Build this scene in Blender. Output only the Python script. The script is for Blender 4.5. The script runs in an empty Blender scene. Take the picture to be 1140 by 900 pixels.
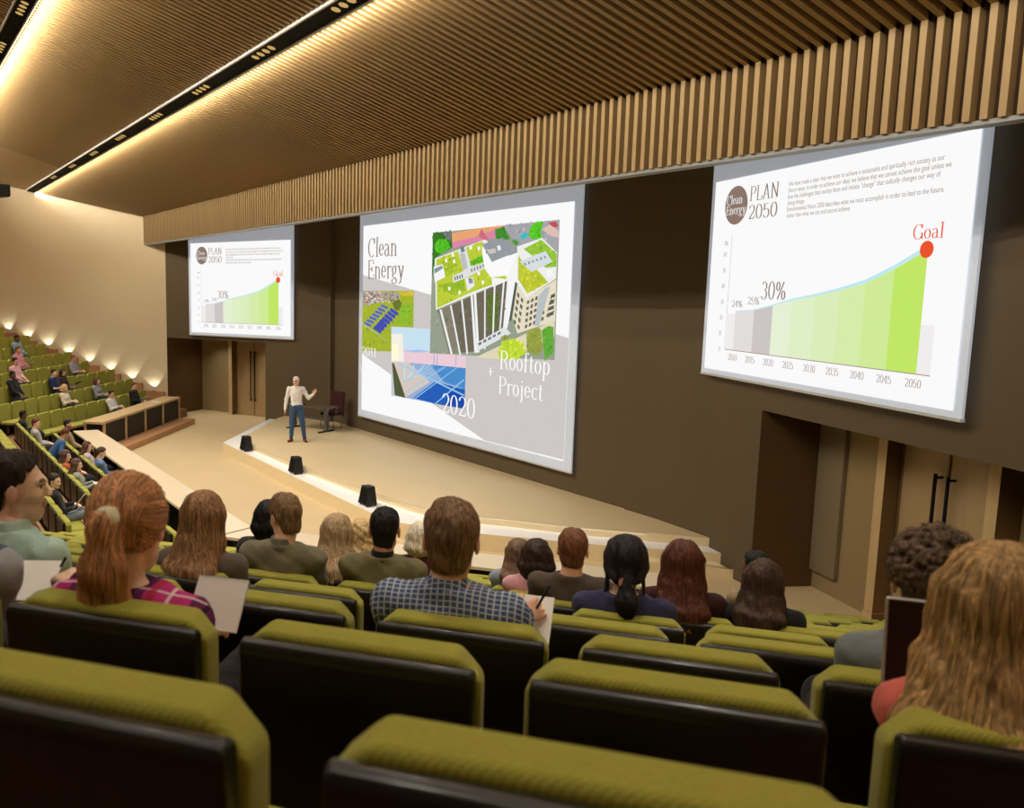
import bpy, math, random
import numpy as np
from mathutils import Vector, Matrix, kdtree
C = bpy.context.scene.collection
PI = math.pi
R2 = math.sqrt(0.5)

# ---------------------------------------------------------------- camera
cam_d = bpy.data.cameras.new('camera')
cam = bpy.data.objects.new('camera', cam_d); C.objects.link(cam)
CAM_ROT = ((0.4216, 0.9068, 0.0), (0.1229, -0.0571, -0.9908), (-0.8984, 0.4177, -0.1355))  # right, down, forward in world
f_ = Vector(CAM_ROT[2]).normalized(); r_ = Vector((CAM_ROT[0])).normalized(); d_ = f_.cross(r_).normalized()
cam.matrix_world = Matrix(((r_.x, -d_.x, -f_.x, 0), (r_.y, -d_.y, -f_.y, 0), (r_.z, -d_.z, -f_.z, 4.755), (0, 0, 0, 1)))
cam_d.sensor_width = 36; cam_d.lens = 980 / 1140 * 36
cam_d.shift_x = 250 / 1140
cam_d.clip_start = 0.05; cam_d.clip_end = 200
cam_d.dof.use_dof = True; cam_d.dof.focus_distance = 12.0; cam_d.dof.aperture_fstop = 4.5
bpy.context.scene.camera = cam

# ---------------------------------------------------------------- exposure, world
sc = bpy.context.scene
sc.view_settings.view_transform = 'Standard'; sc.view_settings.look = 'None'
sc.view_settings.exposure = 0.0; sc.view_settings.gamma = 1.0
sc.view_settings.use_curve_mapping = False
w = bpy.data.worlds.new('world'); sc.world = w; w.use_nodes = True
w.node_tree.nodes['Background'].inputs[0].default_value = (0.9, 0.75, 0.55, 1)
w.node_tree.nodes['Background'].inputs[1].default_value = 0.05

# ---------------------------------------------------------------- lights of the room
WARM = (1.0, 0.94, 0.84)
WARM2 = (1.0, 0.87, 0.69)
def ceil_z(y): return 7.11 + 0.318 * (8.86 - y)
def spot(name, loc, target, energy, angle, blend=0.8, size=0.12, col=WARM):
    l = bpy.data.lights.new(name, 'SPOT'); l.energy = energy; l.color = col
    l.spot_size = math.radians(angle); l.spot_blend = blend; l.shadow_soft_size = size
    o = bpy.data.objects.new(name, l); C.objects.link(o); o.location = loc
    o.rotation_euler = (Vector(target) - Vector(loc)).to_track_quat('-Z', 'Y').to_euler()
    return o
def area(name, loc, target, energy, sx, sy, col=WARM, spread=180, rotx=None):
    l = bpy.data.lights.new(name, 'AREA'); l.shape = 'RECTANGLE'; l.size = sx; l.size_y = sy
    l.energy = energy; l.color = col; l.spread = math.radians(spread)
    o = bpy.data.objects.new(name, l); C.objects.link(o); o.location = loc
    o.rotation_euler = (Vector(target) - Vector(loc)).to_track_quat('-Z', 'Y').to_euler()
    return o
SLOTS = [(5.465, (-29.7, -26.7, -23.9, -21.1, -18.2, -15.4, -12.6, -10.0, -7.2, -4.4)),
         (2.41, (-32.0, -29.0, -26.2, -23.4, -20.6, -17.9, -15.3, -12.6, -9.8, -7.0, -4.2, -1.4)),
         (-0.66, (-34, -31, -28, -25, -22, -19, -16, -13, -10, -7, -4, -1)),
         (-3.72, (-34, -30, -26, -22, -18, -14, -10, -6, -2))]
DOWN = (1680, 1040, 780, 640)
for (sy, xs), en in zip(SLOTS, DOWN):
    for x in xs:
        spot('downlight', (x, sy, ceil_z(sy) - 0.10), (x, sy + 0.4, 0), en * 0.30 * (0.68 if x < -25 else 0.5 if x > -9 else 1.0), 118, 1.0, 0.10)
# theatre spots of the front slot, turned to the stage
for x, tx in ((-23.9, -22.0), (-21.1, -19.5), (-18.2, -17.0), (-15.4, -14.6), (-12.6, -12.6)):
    spot('stage_spotlight', (x, 5.44, ceil_z(5.46) - 0.10), (tx, 9.9, 0.4), 420, 48, 1.0, 0.10, (1.0, 0.86, 0.66))
# cove strips of the light channels, washing the slats downhill
for (sy, xs), en in zip(SLOTS, (330, 860, 420, 260)):
    yy = sy + 0.17; zz = ceil_z(yy) - 0.085
    a_ = area('cove_light', (-15.2, yy, zz), (-15.2, yy + 1.0, zz - 0.318 + 0.50), en, 38.5, 0.10, (1.0, 0.93, 0.79), 125)
# front light on the speaker
spot('stage_spotlight', (-16.0, 2.39, ceil_z(2.41) - 0.10), (-21.5, 10.2, 1.2), 500, 16, 0.8, 0.10, (1.0, 0.93, 0.84))

# ---------------------------------------------------------------- helpers
def lin(c):
    out = []
    for v in c[:3]:
        v = v / 255.0
        out.append(v / 12.92 if v <= 0.04045 else ((v + 0.055) / 1.055) ** 2.4)
    return tuple(out) + (1.0,)
def nodes(m):
    m.use_nodes = True
    return m.node_tree, m.node_tree.nodes['Principled BSDF']
def mat(name, col, rough=0.6, noise=None, bump=None, spec=0.4, metal=0.0, sheen=0.0, coat=0.0):
    """noise=(scale xyz, strength) varies the colour; bump=(scale xyz, strength, distance)"""
    m = bpy.data.materials.new(name); t, b = nodes(m); N, L = t.nodes, t.links
    b.inputs['Base Color'].default_value = lin(col); b.inputs['Roughness'].default_value = rough
    b.inputs['Specular IOR Level'].default_value = spec; b.inputs['Metallic'].default_value = metal
    if sheen: b.inputs['Sheen Weight'].default_value = sheen
    if coat: b.inputs['Coat Weight'].default_value = coat; b.inputs['Coat Roughness'].default_value = 0.12
    tc = N.new('ShaderNodeTexCoord')
    if noise:
        mp = N.new('ShaderNodeMapping'); mp.inputs['Scale'].default_value = noise[0]
        L.new(tc.outputs['Object'], mp.inputs['Vector'])
        n = N.new('ShaderNodeTexNoise'); n.inputs['Scale'].default_value = 1.0; n.inputs['Detail'].default_value = 5
        L.new(mp.outputs[0], n.inputs['Vector'])
        mx = N.new('ShaderNodeMix'); mx.data_type = 'RGBA'
        c = lin(col); k = noise[1]
        mx.inputs[6].default_value = (c[0] * (1 - k), c[1] * (1 - k), c[2] * (1 - k), 1)
        mx.inputs[7].default_value = (min(1, c[0] * (1 + k)), min(1, c[1] * (1 + k)), min(1, c[2] * (1 + k)), 1)
        L.new(n.outputs[0], mx.inputs[0]); L.new(mx.outputs[2], b.inputs['Base Color'])
    if bump:
        mp = N.new('ShaderNodeMapping'); mp.inputs['Scale'].default_value = bump[0]
        L.new(tc.outputs['Object'], mp.inputs['Vector'])
        n = N.new('ShaderNodeTexNoise'); n.inputs['Scale'].default_value = 1.0; n.inputs['Detail'].default_value = 4
        L.new(mp.outputs[0], n.inputs['Vector'])
        bp = N.new('ShaderNodeBump'); bp.inputs['Strength'].default_value = bump[1]; bp.inputs['Distance'].default_value = bump[2]
        L.new(n.outputs[0], bp.inputs['Height']); L.new(bp.outputs[0], b.inputs['Normal'])
    return m
def emit(name, col, strength):
    m = bpy.data.materials.new(name); t, b = nodes(m)
    b.inputs['Base Color'].default_value = (0, 0, 0, 1); b.inputs['Specular IOR Level'].default_value = 0
    b.inputs['Emission Color'].default_value = lin(col); b.inputs['Emission Strength'].default_value = strength
    return m

class MB:
    def __init__(s): s.v = []; s.f = []; s.c = []
    def add(s, vs, fs):
        b = len(s.v); s.v += [tuple(v) for v in vs]; s.f += [tuple(i + b for i in f) for f in fs]
    def box(s, x0, y0, z0, x1, y1, z1, M=None):
        vs = [Vector((x, y, z)) for z in (z0, z1) for y in (y0, y1) for x in (x0, x1)]
        if M is not None: vs = [M @ v for v in vs]
        s.add(vs, [(0, 2, 3, 1), (4, 5, 7, 6), (0, 1, 5, 4), (2, 6, 7, 3), (0, 4, 6, 2), (1, 3, 7, 5)])
    def prism(s, pts, z0, z1, M=None):
        n = len(pts)
        ar = sum(pts[i][0] * pts[(i + 1) % n][1] - pts[(i + 1) % n][0] * pts[i][1] for i in range(n))
        if ar < 0: pts = pts[::-1]
        vs = [Vector((p[0], p[1], z0)) for p in pts] + [Vector((p[0], p[1], z1)) for p in pts]
        if M is not None: vs = [M @ v for v in vs]
        s.add(vs, [tuple(range(n))[::-1], tuple(range(n, 2 * n))] + [(i, (i + 1) % n, n + (i + 1) % n, n + i) for i in range(n)])
    def tube(s, pts, rad, n=8, M=None, cap=True):
        pts = [Vector(p) for p in pts]
        rs = rad if isinstance(rad, (list, tuple)) else [rad] * len(pts)
        vs = []
        t0 = (pts[1] - pts[0]).normalized()
        a = t0.orthogonal().normalized()
        for i, p in enumerate(pts):
            t = (pts[min(i + 1, len(pts) - 1)] - pts[max(i - 1, 0)]).normalized()
            a = (a - t * a.dot(t)).normalized(); b = t.cross(a)
            for k in range(n):
                g = 2 * PI * k / n
                vs.append(p + (a * math.cos(g) + b * math.sin(g)) * rs[i])
        if M is not None: vs = [M @ v for v in vs]
        fs = [(i * n + k, i * n + (k + 1) % n, (i + 1) * n + (k + 1) % n, (i + 1) * n + k) for i in range(len(pts) - 1) for k in range(n)]
        if cap: fs += [tuple(range(n))[::-1], tuple(range((len(pts) - 1) * n, len(pts) * n))]
        s.add(vs, fs)
    def disc(s, c, nrm, r, n=20):
        nrm = Vector(nrm).normalized(); a = nrm.orthogonal().normalized(); b = nrm.cross(a); c = Vector(c)
        s.add([c + (a * math.cos(2 * PI * k / n) + b * math.sin(2 * PI * k / n)) * r for k in range(n)], [tuple(range(n))])
    def build(s, name, m, parent=None, smooth=False, bevel=0, seg=2, sub=0):
        me = bpy.data.meshes.new(name); me.from_pydata(s.v, [], s.f); me.update()
        return mkobj(name, me, m, parent, smooth, bevel, seg, sub)
def mkobj(name, me, m, parent=None, smooth=False, bevel=0, seg=2, sub=0):
    if m is not None: me.materials.append(m)
    o = bpy.data.objects.new(name, me); C.objects.link(o)
    if smooth: me.polygons.foreach_set('use_smooth', [True] * len(me.polygons))
    if bevel:
        b = o.modifiers.new('bevel', 'BEVEL'); b.width = bevel; b.segments = seg; b.limit_method = 'ANGLE'
        if smooth is False and seg > 1:
            me.polygons.foreach_set('use_smooth', [True] * len(me.polygons))
            wn = o.modifiers.new('wn', 'WEIGHTED_NORMAL'); wn.keep_sharp = True
    if sub:
        q = o.modifiers.new('sub', 'SUBSURF'); q.levels = sub; q.render_levels = sub
    if parent is not None: o.parent = parent
    return o
def tag(o, label=None, cat=None, group=None, kind=None):
    if label: o['label'] = label
    if cat: o['category'] = cat
    if group: o['group'] = group
    if kind: o['kind'] = kind
    return o
def thing(name, label, cat, loc=(0, 0, 0), rz=0.0, group=None):
    o = bpy.data.objects.new(name, None); C.objects.link(o); o.empty_display_size = 0.1
    o.location = loc; o.rotation_euler = (0, 0, rz)
    return tag(o, label, cat, group)
def struct(name, mb, m, **k):
    return tag(mb.build(name, m, **k), kind='structure')
def copy_tree(o, parent=None):
    c = o.copy(); C.objects.link(c); c.parent = parent
    for ch in list(o.children): copy_tree(ch, c)
    return c

# ---------------------------------------------------------------- materials
M = {}
M['floor'] = mat('beige_floor', (208, 184, 142), 0.62, ((1.3, 1.3, 1.3), 0.07), ((60, 60, 60), 0.1, 0.01), spec=0.35)
M['stage'] = mat('stage_floor', (214, 192, 152), 0.55, ((1.1, 1.1, 1.1), 0.05), spec=0.4)
M['step'] = mat('pale_step_wood', (232, 212, 170), 0.5, ((2, 2, 30), 0.05))
M['tread'] = mat('white_step_tread', (240, 238, 236), 0.4, ((2, 2, 2), 0.03))
M['wall_dark'] = mat('dark_brown_wall', (98, 84, 64), 0.75, ((0.5, 0.5, 0.5), 0.06), ((30, 30, 30), 0.05, 0.01), spec=0.25)
M['wall_side'] = mat('sand_wall', (222, 204, 170), 0.8, ((0.4, 0.4, 0.4), 0.04), spec=0.2)
M['alcove'] = mat('alcove_wall', (150, 130, 92), 0.7, ((0.6, 0.6, 0.6), 0.05), spec=0.25)
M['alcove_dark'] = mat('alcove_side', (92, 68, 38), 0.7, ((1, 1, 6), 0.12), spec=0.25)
M['panel'] = mat('grey_brown_panel', (130, 115, 92), 0.6)
M['slat'] = mat('slat_wood', (162, 134, 92), 0.55, ((12, 12, 1.2), 0.10), spec=0.35)
M['slat_back'] = mat('slat_backing', (60, 42, 22), 0.9)
M['ceil_plain'] = mat('plain_ceiling', (186, 160, 116), 0.75)
M['wood'] = mat('oak_veneer', (196, 168, 124), 0.45, ((14, 14, 1.0), 0.12), spec=0.4)
M['wood_door'] = mat('door_oak', (170, 144, 106), 0.45, ((18, 18, 0.8), 0.12), spec=0.4)
M['wood_dark'] = mat('shade_and_trim_oak', (112, 84, 50), 0.5, ((3, 3, 26), 0.14), spec=0.4)
M['wood_red'] = mat('plinth_wood', (190, 140, 98), 0.5, ((20, 20, 2), 0.10))
M['tier'] = mat('tier_floor', (120, 84, 50), 0.6, ((3, 3, 3), 0.15))
M['desk_top'] = mat('desk_laminate', (226, 208, 178), 0.28, ((5, 5, 5), 0.03), spec=0.6)
M['black'] = mat('black_panel', (24, 21, 19), 0.55, ((20, 20, 20), 0.2))
M['black_metal'] = mat('black_metal', (10, 10, 10), 0.7, spec=0.15)
M['steel'] = mat('grey_steel', (120, 122, 128), 0.35, metal=0.8)
M['shell'] = mat('seat_shell', (20, 15, 12), 0.34, ((3, 40, 40), 0.25), spec=0.45, coat=0.15)
M['trim'] = mat('pale_trim', (205, 205, 205), 0.5)
M['grey_trim'] = mat('grey_trim', (150, 150, 152), 0.5)
M['gold'] = mat('gold_reflector', (235, 200, 130), 0.25, metal=0.9)
M['led'] = emit('led_strip', (255, 226, 175), 12.0)
M['led_white'] = emit('led_strip_white', (255, 250, 246), 2.6)
M['lampgold'] = emit('lamp_reflector_glow', (225, 185, 110), 0.75)
M['paper'] = mat('paper', (228, 224, 216), 0.8)
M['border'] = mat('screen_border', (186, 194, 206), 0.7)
# border_glow: emission put into the border cloth stands in for projector spill
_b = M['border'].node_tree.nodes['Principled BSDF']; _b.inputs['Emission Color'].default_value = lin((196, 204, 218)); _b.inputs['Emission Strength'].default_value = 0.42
M['darkred'] = mat('dark_red_fabric', (62, 18, 14), 0.8)
M['table'] = mat('table_top', (96, 80, 56), 0.35)
M['silver'] = mat('laptop_shell', (205, 208, 212), 0.35, metal=0.6)
M['screen_off'] = mat('laptop_screen', (34, 27, 26), 0.5, spec=0.3)
def seat_fabric():
    m = bpy.data.materials.new('lime_fabric'); t, b = nodes(m); N, L = t.nodes, t.links
    b.inputs['Roughness'].default_value = 0.85; b.inputs['Specular IOR Level'].default_value = 0.2
    b.inputs['Sheen Weight'].default_value = 0.15
    tc = N.new('ShaderNodeTexCoord')
    mp = N.new('ShaderNodeMapping'); mp.inputs['Scale'].default_value = (1, 1, 1); mp.inputs['Rotation'].default_value = (0, 0, 0.9)
    L.new(tc.outputs['Object'], mp.inputs[0])
    wv = N.new('ShaderNodeTexWave'); wv.inputs['Scale'].default_value = 45; wv.inputs['Distortion'].default_value = 0.6
    wv.inputs['Detail'].default_value = 1; wv.inputs['Detail Scale'].default_value = 8
    L.new(mp.outputs[0], wv.inputs[0])
    vo = N.new('ShaderNodeTexNoise'); vo.inputs['Scale'].default_value = 190; L.new(tc.outputs['Object'], vo.inputs['Vector'])
    mul = N.new('ShaderNodeMath'); mul.operation = 'MULTIPLY'; L.new(wv.outputs[1], mul.inputs[0]); L.new(vo.outputs[0], mul.inputs[1])
    mx = N.new('ShaderNodeMix'); mx.data_type = 'RGBA'
    mx.inputs[6].default_value = lin((146, 143, 40)); mx.inputs[7].default_value = lin((186, 180, 96))
    L.new(mul.outputs[0], mx.inputs[0]); L.new(mx.outputs[2], b.inputs['Base Color'])
    bp = N.new('ShaderNodeBump'); bp.inputs['Strength'].default_value = 0.25; bp.inputs['Distance'].default_value = 0.004
    L.new(vo.outputs[0], bp.inputs['Height']); L.new(bp.outputs[0], b.inputs['Normal'])
    return m
M['lime'] = seat_fabric()
def slide_mat():
    m = bpy.data.materials.new('projected_picture'); t, b = nodes(m); N, L = t.nodes, t.links
    b.inputs['Base Color'].default_value = (0, 0, 0, 1); b.inputs['Specular IOR Level'].default_value = 0
    a = N.new('ShaderNodeAttribute'); a.attribute_name = 'Col'
    L.new(a.outputs['Color'], b.inputs['Emission Color']); b.inputs['Emission Strength'].default_value = 1.0
    return m
M['slide'] = slide_mat()
# ================================================================ the room
# --- floor of the hall and the seating tiers
X0 = -18.2
def rb(u, v): return (R2 * (u - v), R2 * (u + v))                       # near block frame: u along the row, v towards the stage
def lb(u, v): return (2 * X0 - R2 * (u - v), R2 * (u + v))              # far block, mirrored
ROW0 = 11.64; PITCH = 0.9; RISE = 0.286; NT = 17
def bis(y): return -13.2 + (5.4 - y) * 0.41421                           # aisle line between middle and near block
b = MB(); b.prism([(-45, -14), (6, -14), (6, 16), (-45, 16)], -0.3, 0.0)
struct('floor', b, M['floor'])
def vb(v):   # point of the aisle line at v in the near block frame
    y = 0.0
    u = -5.5 - (13.15 - v) * 0.41421
    return u
for k in range(1, NT):
    z = RISE * k
    v1 = ROW0 - PITCH * k + 0.80; v0 = ROW0 - PITCH * (NT) + 0.8
    y1 = 4.05 - PITCH * k + 0.80
    # each step spans its own tread (plus a lip under the next one)
    for nm, fr in (('near', rb), ('far', lb)):
        ue = 4.98 if nm == 'near' else 2.58
        va, vz = v1, v1 - PITCH - 0.02
        b = MB()
        b.prism([fr(vb(va), va), fr(ue, va), fr(ue, vz), fr(vb(vz), vz)], z - RISE - 0.02, z)
        o = struct('floor', b, M['tier'])
    ya, yz = y1, y1 - PITCH - 0.02
    b = MB(); b.prism([(2 * X0 - bis(ya), ya), (bis(ya), ya), (bis(yz), yz), (2 * X0 - bis(yz), yz)], z - RISE - 0.02, z)
    struct('floor', b, M['tier'])
# wooden nosings on the tiers of the middle block
for k in range(1, 6):
    y1 = 4.05 - PITCH * k + 0.80
    b = MB(); b.box(2 * X0 - bis(y1) + 0.2, y1 - 0.02, RISE * k, bis(y1) - 0.2, y1 + 0.03, RISE * k + 0.10)
    struct('trim_%d' % k, b, M['wood_red'])
# half steps in the far aisle
for k in range(0, 9):
    y1 = 4.05 - PITCH * k - 0.10
    xa = 2 * X0 - bis(y1)
    Mx = Matrix.Translation((xa, y1, 0)) @ Matrix.Rotation(-PI / 8, 4, 'Z')
    b = MB(); b.box(-0.62, 0.0, RISE * k - 0.0, 0.50, 0.45, RISE * k + RISE * 0.5, Mx)
    struct('floor_step', b, M['wood_red'])

# --- stage
up = [(-25.95, 11.95), (-25.6, 11.62), (-22.95, 9.42), (-22.6, 9.12), (-22.2, 8.97), (-18.3, 8.99), (-15.6, 9.15), (-14.2, 9.33), (-13.5, 9.52), (-13.1, 9.85),
      (-12.67, 10.28), (-11.69, 11.09), (-10.85, 11.94), (-10.22, 12.55), (-10.12, 12.66), (-11.4, 12.9), (-24.2, 12.86)]
lo = [(-26.5, 11.68), (-22.95, 8.67), (-17.57, 8.58), (-14.6, 8.56), (-13.75, 8.62), (-12.6, 9.42), (-11.75, 10.3), (-11.0, 11.05), (-10.45, 11.72), (-9.87, 12.44), (-9.78, 12.54),
      (-11.4, 12.9), (-24.2, 12.9)]
def plat(name, pts, z0, z1, mtop, mside):
    b = MB(); b.prism(pts, z0, z1); o = struct(name, b, mside)
    o.data.materials.append(mtop)
    for p in o.data.polygons:
        if p.normal.z > 0.9: p.material_index = 1
    return o
plat('stage_platform', lo, 0.0, 0.31, M['tread'], M['step'])
plat('stage_platform', up, 0.31, 0.465, M['stage'], M['step'])
plat('stage_step', [(-9.50, 12.34), (-9.40, 12.46), (-10.70, 11.02), (-11.10, 11.30), (-9.95, 12.5)], 0.0, 0.155, M['step'], M['step'])
# LED strip under the nosing of the upper platform
b = MB(); nb = MB()
pl = up[1:13]
for a, c in zip(pl[:-1], pl[1:]):
    A = Vector((a[0], a[1], 0)); B = Vector((c[0], c[1], 0)); d = (B - A).normalized(); n = Vector((d.y, -d.x, 0))
    b.add([A + n * .004 + Vector((0, 0, .437)), A + n * .028 + Vector((0, 0, .437)), B + n * .028 + Vector((0, 0, .437)), B + n * .004 + Vector((0, 0, .437))], [(0, 1, 2, 3)])
    nb.prism([tuple((A - n * .02)[:2]), tuple((A + n * .035)[:2]), tuple((B + n * .035)[:2]), tuple((B - n * .02)[:2])], .440, .4652)
tag(b.build('led_strip', M['led_white']), 'thin white led strip under the nosing of the upper stage step', 'light strip')
struct('stage_nosing', nb, M['stage'])

# --- walls
def wall(name, a, c, z0, z1, m, th=0.2, back=1):
    """wall slab whose visible face runs a -> c; thickness goes away from the hall"""
    A = Vector((a[0], a[1])); B = Vector((c[0], c[1])); d = (B - A).normalized(); n = Vector((-d.y, d.x)) * back
    b = MB(); b.prism([tuple(A), tuple(B), tuple(B + n * th), tuple(A + n * th)], z0, z1)
    return struct(name, b, m)
LC = (-30.64, 9.45); FL = (-24.2, 12.84); FR = (-11.45, 12.84); RC = (-9.05, 12.24)
dl = (Vector(FL) - Vector(LC)).normalized(); nl = Vector((-dl.y, dl.x))       # away from hall
dr = Vector((0.9347, -0.3554)); nr = Vector((0.3554, 0.9347))
HT = 9.0; LT = 2.83
def P(o, d, n, s, p): return (o[0] + d.x * s + n.x * p, o[1] + d.y * s + n.y * p)
# centre
wall('wall_stage', FL, (-12.2, 12.84), 0, HT, M['wall_dark'])
wall('wall_stage', (-12.2, 12.80), (-11.45, 12.80), 0, HT, M['wall_dark'])
wall('wall_stage', (-11.45, 12.80), (-10.25, 12.67), 0, HT, M['wall_dark'])
wall('wall_stage', (-10.25, 12.67), RC, 0, HT, M['wall_dark'])
b = MB(); b.box(-24.30, 12.70, 0.465, -24.16, 12.9, HT); struct('trim_6', b, M['wall_dark'])
# left facet with its alcove (s measured from LC)
sL = 4.55
wall('wall_left', P(LC, dl, nl, sL, 0), FL, 0, HT, M['wall_dark'])
wall('wall_left', LC, P(LC, dl, nl, sL, 0), LT, HT, M['wall_dark'])
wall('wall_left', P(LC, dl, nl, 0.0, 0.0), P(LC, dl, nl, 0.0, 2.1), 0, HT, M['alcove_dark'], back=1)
wall('wall_left', P(LC, dl, nl, 0.0, 1.85), P(LC, dl, nl, sL + .2, 1.85), 0, HT, M['alcove'])
wall('wall_left', P(LC, dl, nl, sL, 2.1), P(LC, dl, nl, sL, 0.2), 0, HT, M['alcove'], back=1)
b = MB(); b.prism([P(LC, dl, nl, 0, 0.2), P(LC, dl, nl, sL, 0.2), P(LC, dl, nl, sL, 1.85), P(LC, dl, nl, 0, 1.85)], LT, LT + 0.2); struct('ceiling', b, M['alcove_dark'])
# right facet
sR = 9.5
wall('wall_right', RC, P(RC, dr, nr, sR, 0), LT, HT, M['wall_dark'])
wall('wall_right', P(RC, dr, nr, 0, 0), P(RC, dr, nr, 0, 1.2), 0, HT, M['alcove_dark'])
wall('wall_right', P(RC, dr, nr, 0, 1.02), P(RC, dr, nr, sR, 1.02), 0, HT, M['alcove'])
b = MB(); b.prism([P(RC, dr, nr, 0, 0.2), P(RC, dr, nr, sR, 0.2), P(RC, dr, nr, sR, 1.02), P(RC, dr, nr, 0, 1.02)], LT, LT + 0.2); struct('ceiling', b, M['alcove_dark'])
b = MB(); b.prism([P(RC, dr, nr, 0.02, 0.95), P(RC, dr, nr, 0.58, 0.95), P(RC, dr, nr, 0.58, 1.01), P(RC, dr, nr, 0.02, 1.01)], 0.30, LT)
tag(b.build('wall_panel', M['panel']), 'grey flat panel hanging on the alcove wall beside the near door', 'panel')
# side wall of the far block and the hall's other walls
wall('wall_left', LC, lb(2.6, -7.5), 0, 15, M['wall_side'], back=-1)
wall('wall_right', rb(5.0, 9.9), rb(5.0, -3.5), 0, 15, M['wall_side'], back=1)
wall('wall_right', P(RC, dr, nr, sR, 0), rb(5.0, 9.9), 0, 9, M['wall_dark'], back=1)
wall('wall_back', lb(2.6, -7.5), (-28, -7.5), 0, 15, M['wall_side'], back=-1)
wall('wall_back', (-34, -7.0), (8, -7.0), 0, 15, M['wall_side'], back=-1)
# stepped wooden baseboard along the side wall
b = MB()
for k in range(1, NT):
    v1 = min(10.70, ROW0 - PITCH * k + 0.80); v0_ = ROW0 - PITCH * k - 0.10
    a = [lb(2.58, v1), lb(2.58, v0_), lb(2.50, v0_), lb(2.50, v1)]
    b.prism(a, max(0, RISE * k - 0.3), RISE * k + 0.30)
struct('baseboard_left', b, M['wood_red'])

# --- doors in the alcoves
def portal(o0, d, n, s0, wd, depth_front, back, name, idx):
    Mx = Matrix(((d.x, n.x, 0, o0[0]), (d.y, n.y, 0, o0[1]), (0, 0, 1, 0), (0, 0, 0, 1)))
    pw = 0.16
    for i, sx in enumerate((s0, s0 + pw + 2 * wd)):
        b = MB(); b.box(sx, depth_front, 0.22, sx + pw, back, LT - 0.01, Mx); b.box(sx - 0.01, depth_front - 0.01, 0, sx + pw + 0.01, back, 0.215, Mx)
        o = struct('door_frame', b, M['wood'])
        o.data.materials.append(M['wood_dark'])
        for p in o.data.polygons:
            if abs(p.normal.x * d.x + p.normal.y * d.y) > 0.9: p.material_index = 1  # side faces take the darker oak, shade of the reveals put into colour
    for i in range(2):
        xa = s0 + pw + wd * i
        b = MB(); b.box(xa + 0.01, back - 0.10, 0.01, xa + wd - 0.01, back - 0.04, LT - 0.03, Mx)
        dr_ = tag(b.build('door_%d' % (idx + i), M['wood_door'], bevel=0.008), kind='structure')
        b = MB()
        sx = xa + wd - 0.10 if i == 0 else xa + 0.10
        b.tube([Mx @ Vector((sx, back - 0.20, 0.55)), Mx @ Vector((sx, back - 0.20, 2.35))], 0.022, 8)
        for z in (0.6, 2.3): b.tube([Mx @ Vector((sx, back - 0.20, z)), Mx @ Vector((sx, back - 0.09, z))], 0.016, 8)
        h = b.build('door_handle', M['black_metal'], dr_, smooth=True); h['label'] = 'tall black pull handle'
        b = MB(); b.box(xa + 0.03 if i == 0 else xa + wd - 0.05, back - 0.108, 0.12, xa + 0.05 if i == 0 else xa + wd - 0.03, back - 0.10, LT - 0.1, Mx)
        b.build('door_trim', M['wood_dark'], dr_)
    b = MB(); b.box(s0 + pw + wd - 0.012, back - 0.12, 0.1, s0 + pw + wd + 0.012, back - 0.09, LT - 0.1, Mx)
    struct('trim_7', b, M['wood_dark'])
portal(LC, dl, nl, 1.62, 0.86, 1.50, 1.85, 'far', 1)
portal(RC, dr, nr, 1.56, 0.80, 0.70, 1.02, 'near', 3)

# added fill lamps, out of view, that brighten the two alcoves
for o0, d, n, ss, en in ((LC, dl, nl, (1.2, 3.6), 60), (RC, dr, nr, (1.0, 3.0), 4)):
    for s_ in ss:
        p = P(o0, d, n, s_, 1.1 if o0 is LC else 0.5)
        b = MB(); b.disc((0, 0, -0.012), (0, 0, -1), 0.06, 20); b.tube([(0, 0, -0.010), (0, 0, 0.0)], 0.075, 20)
        q = b.build('added_alcove_light', M['lampgold']); q.location = (p[0], p[1], LT)
        tag(q, 'added unseen downlight in the ceiling of the %s door alcove, %s' % ('far' if o0 is LC else 'near', 'left one' if s_ == ss[0] else 'right one'), 'light')
        spot('alcove_fill_beam', (p[0], p[1], LT - 0.03), (p[0], p[1], 0), en, 130, 1.0, 0.05)
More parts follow.
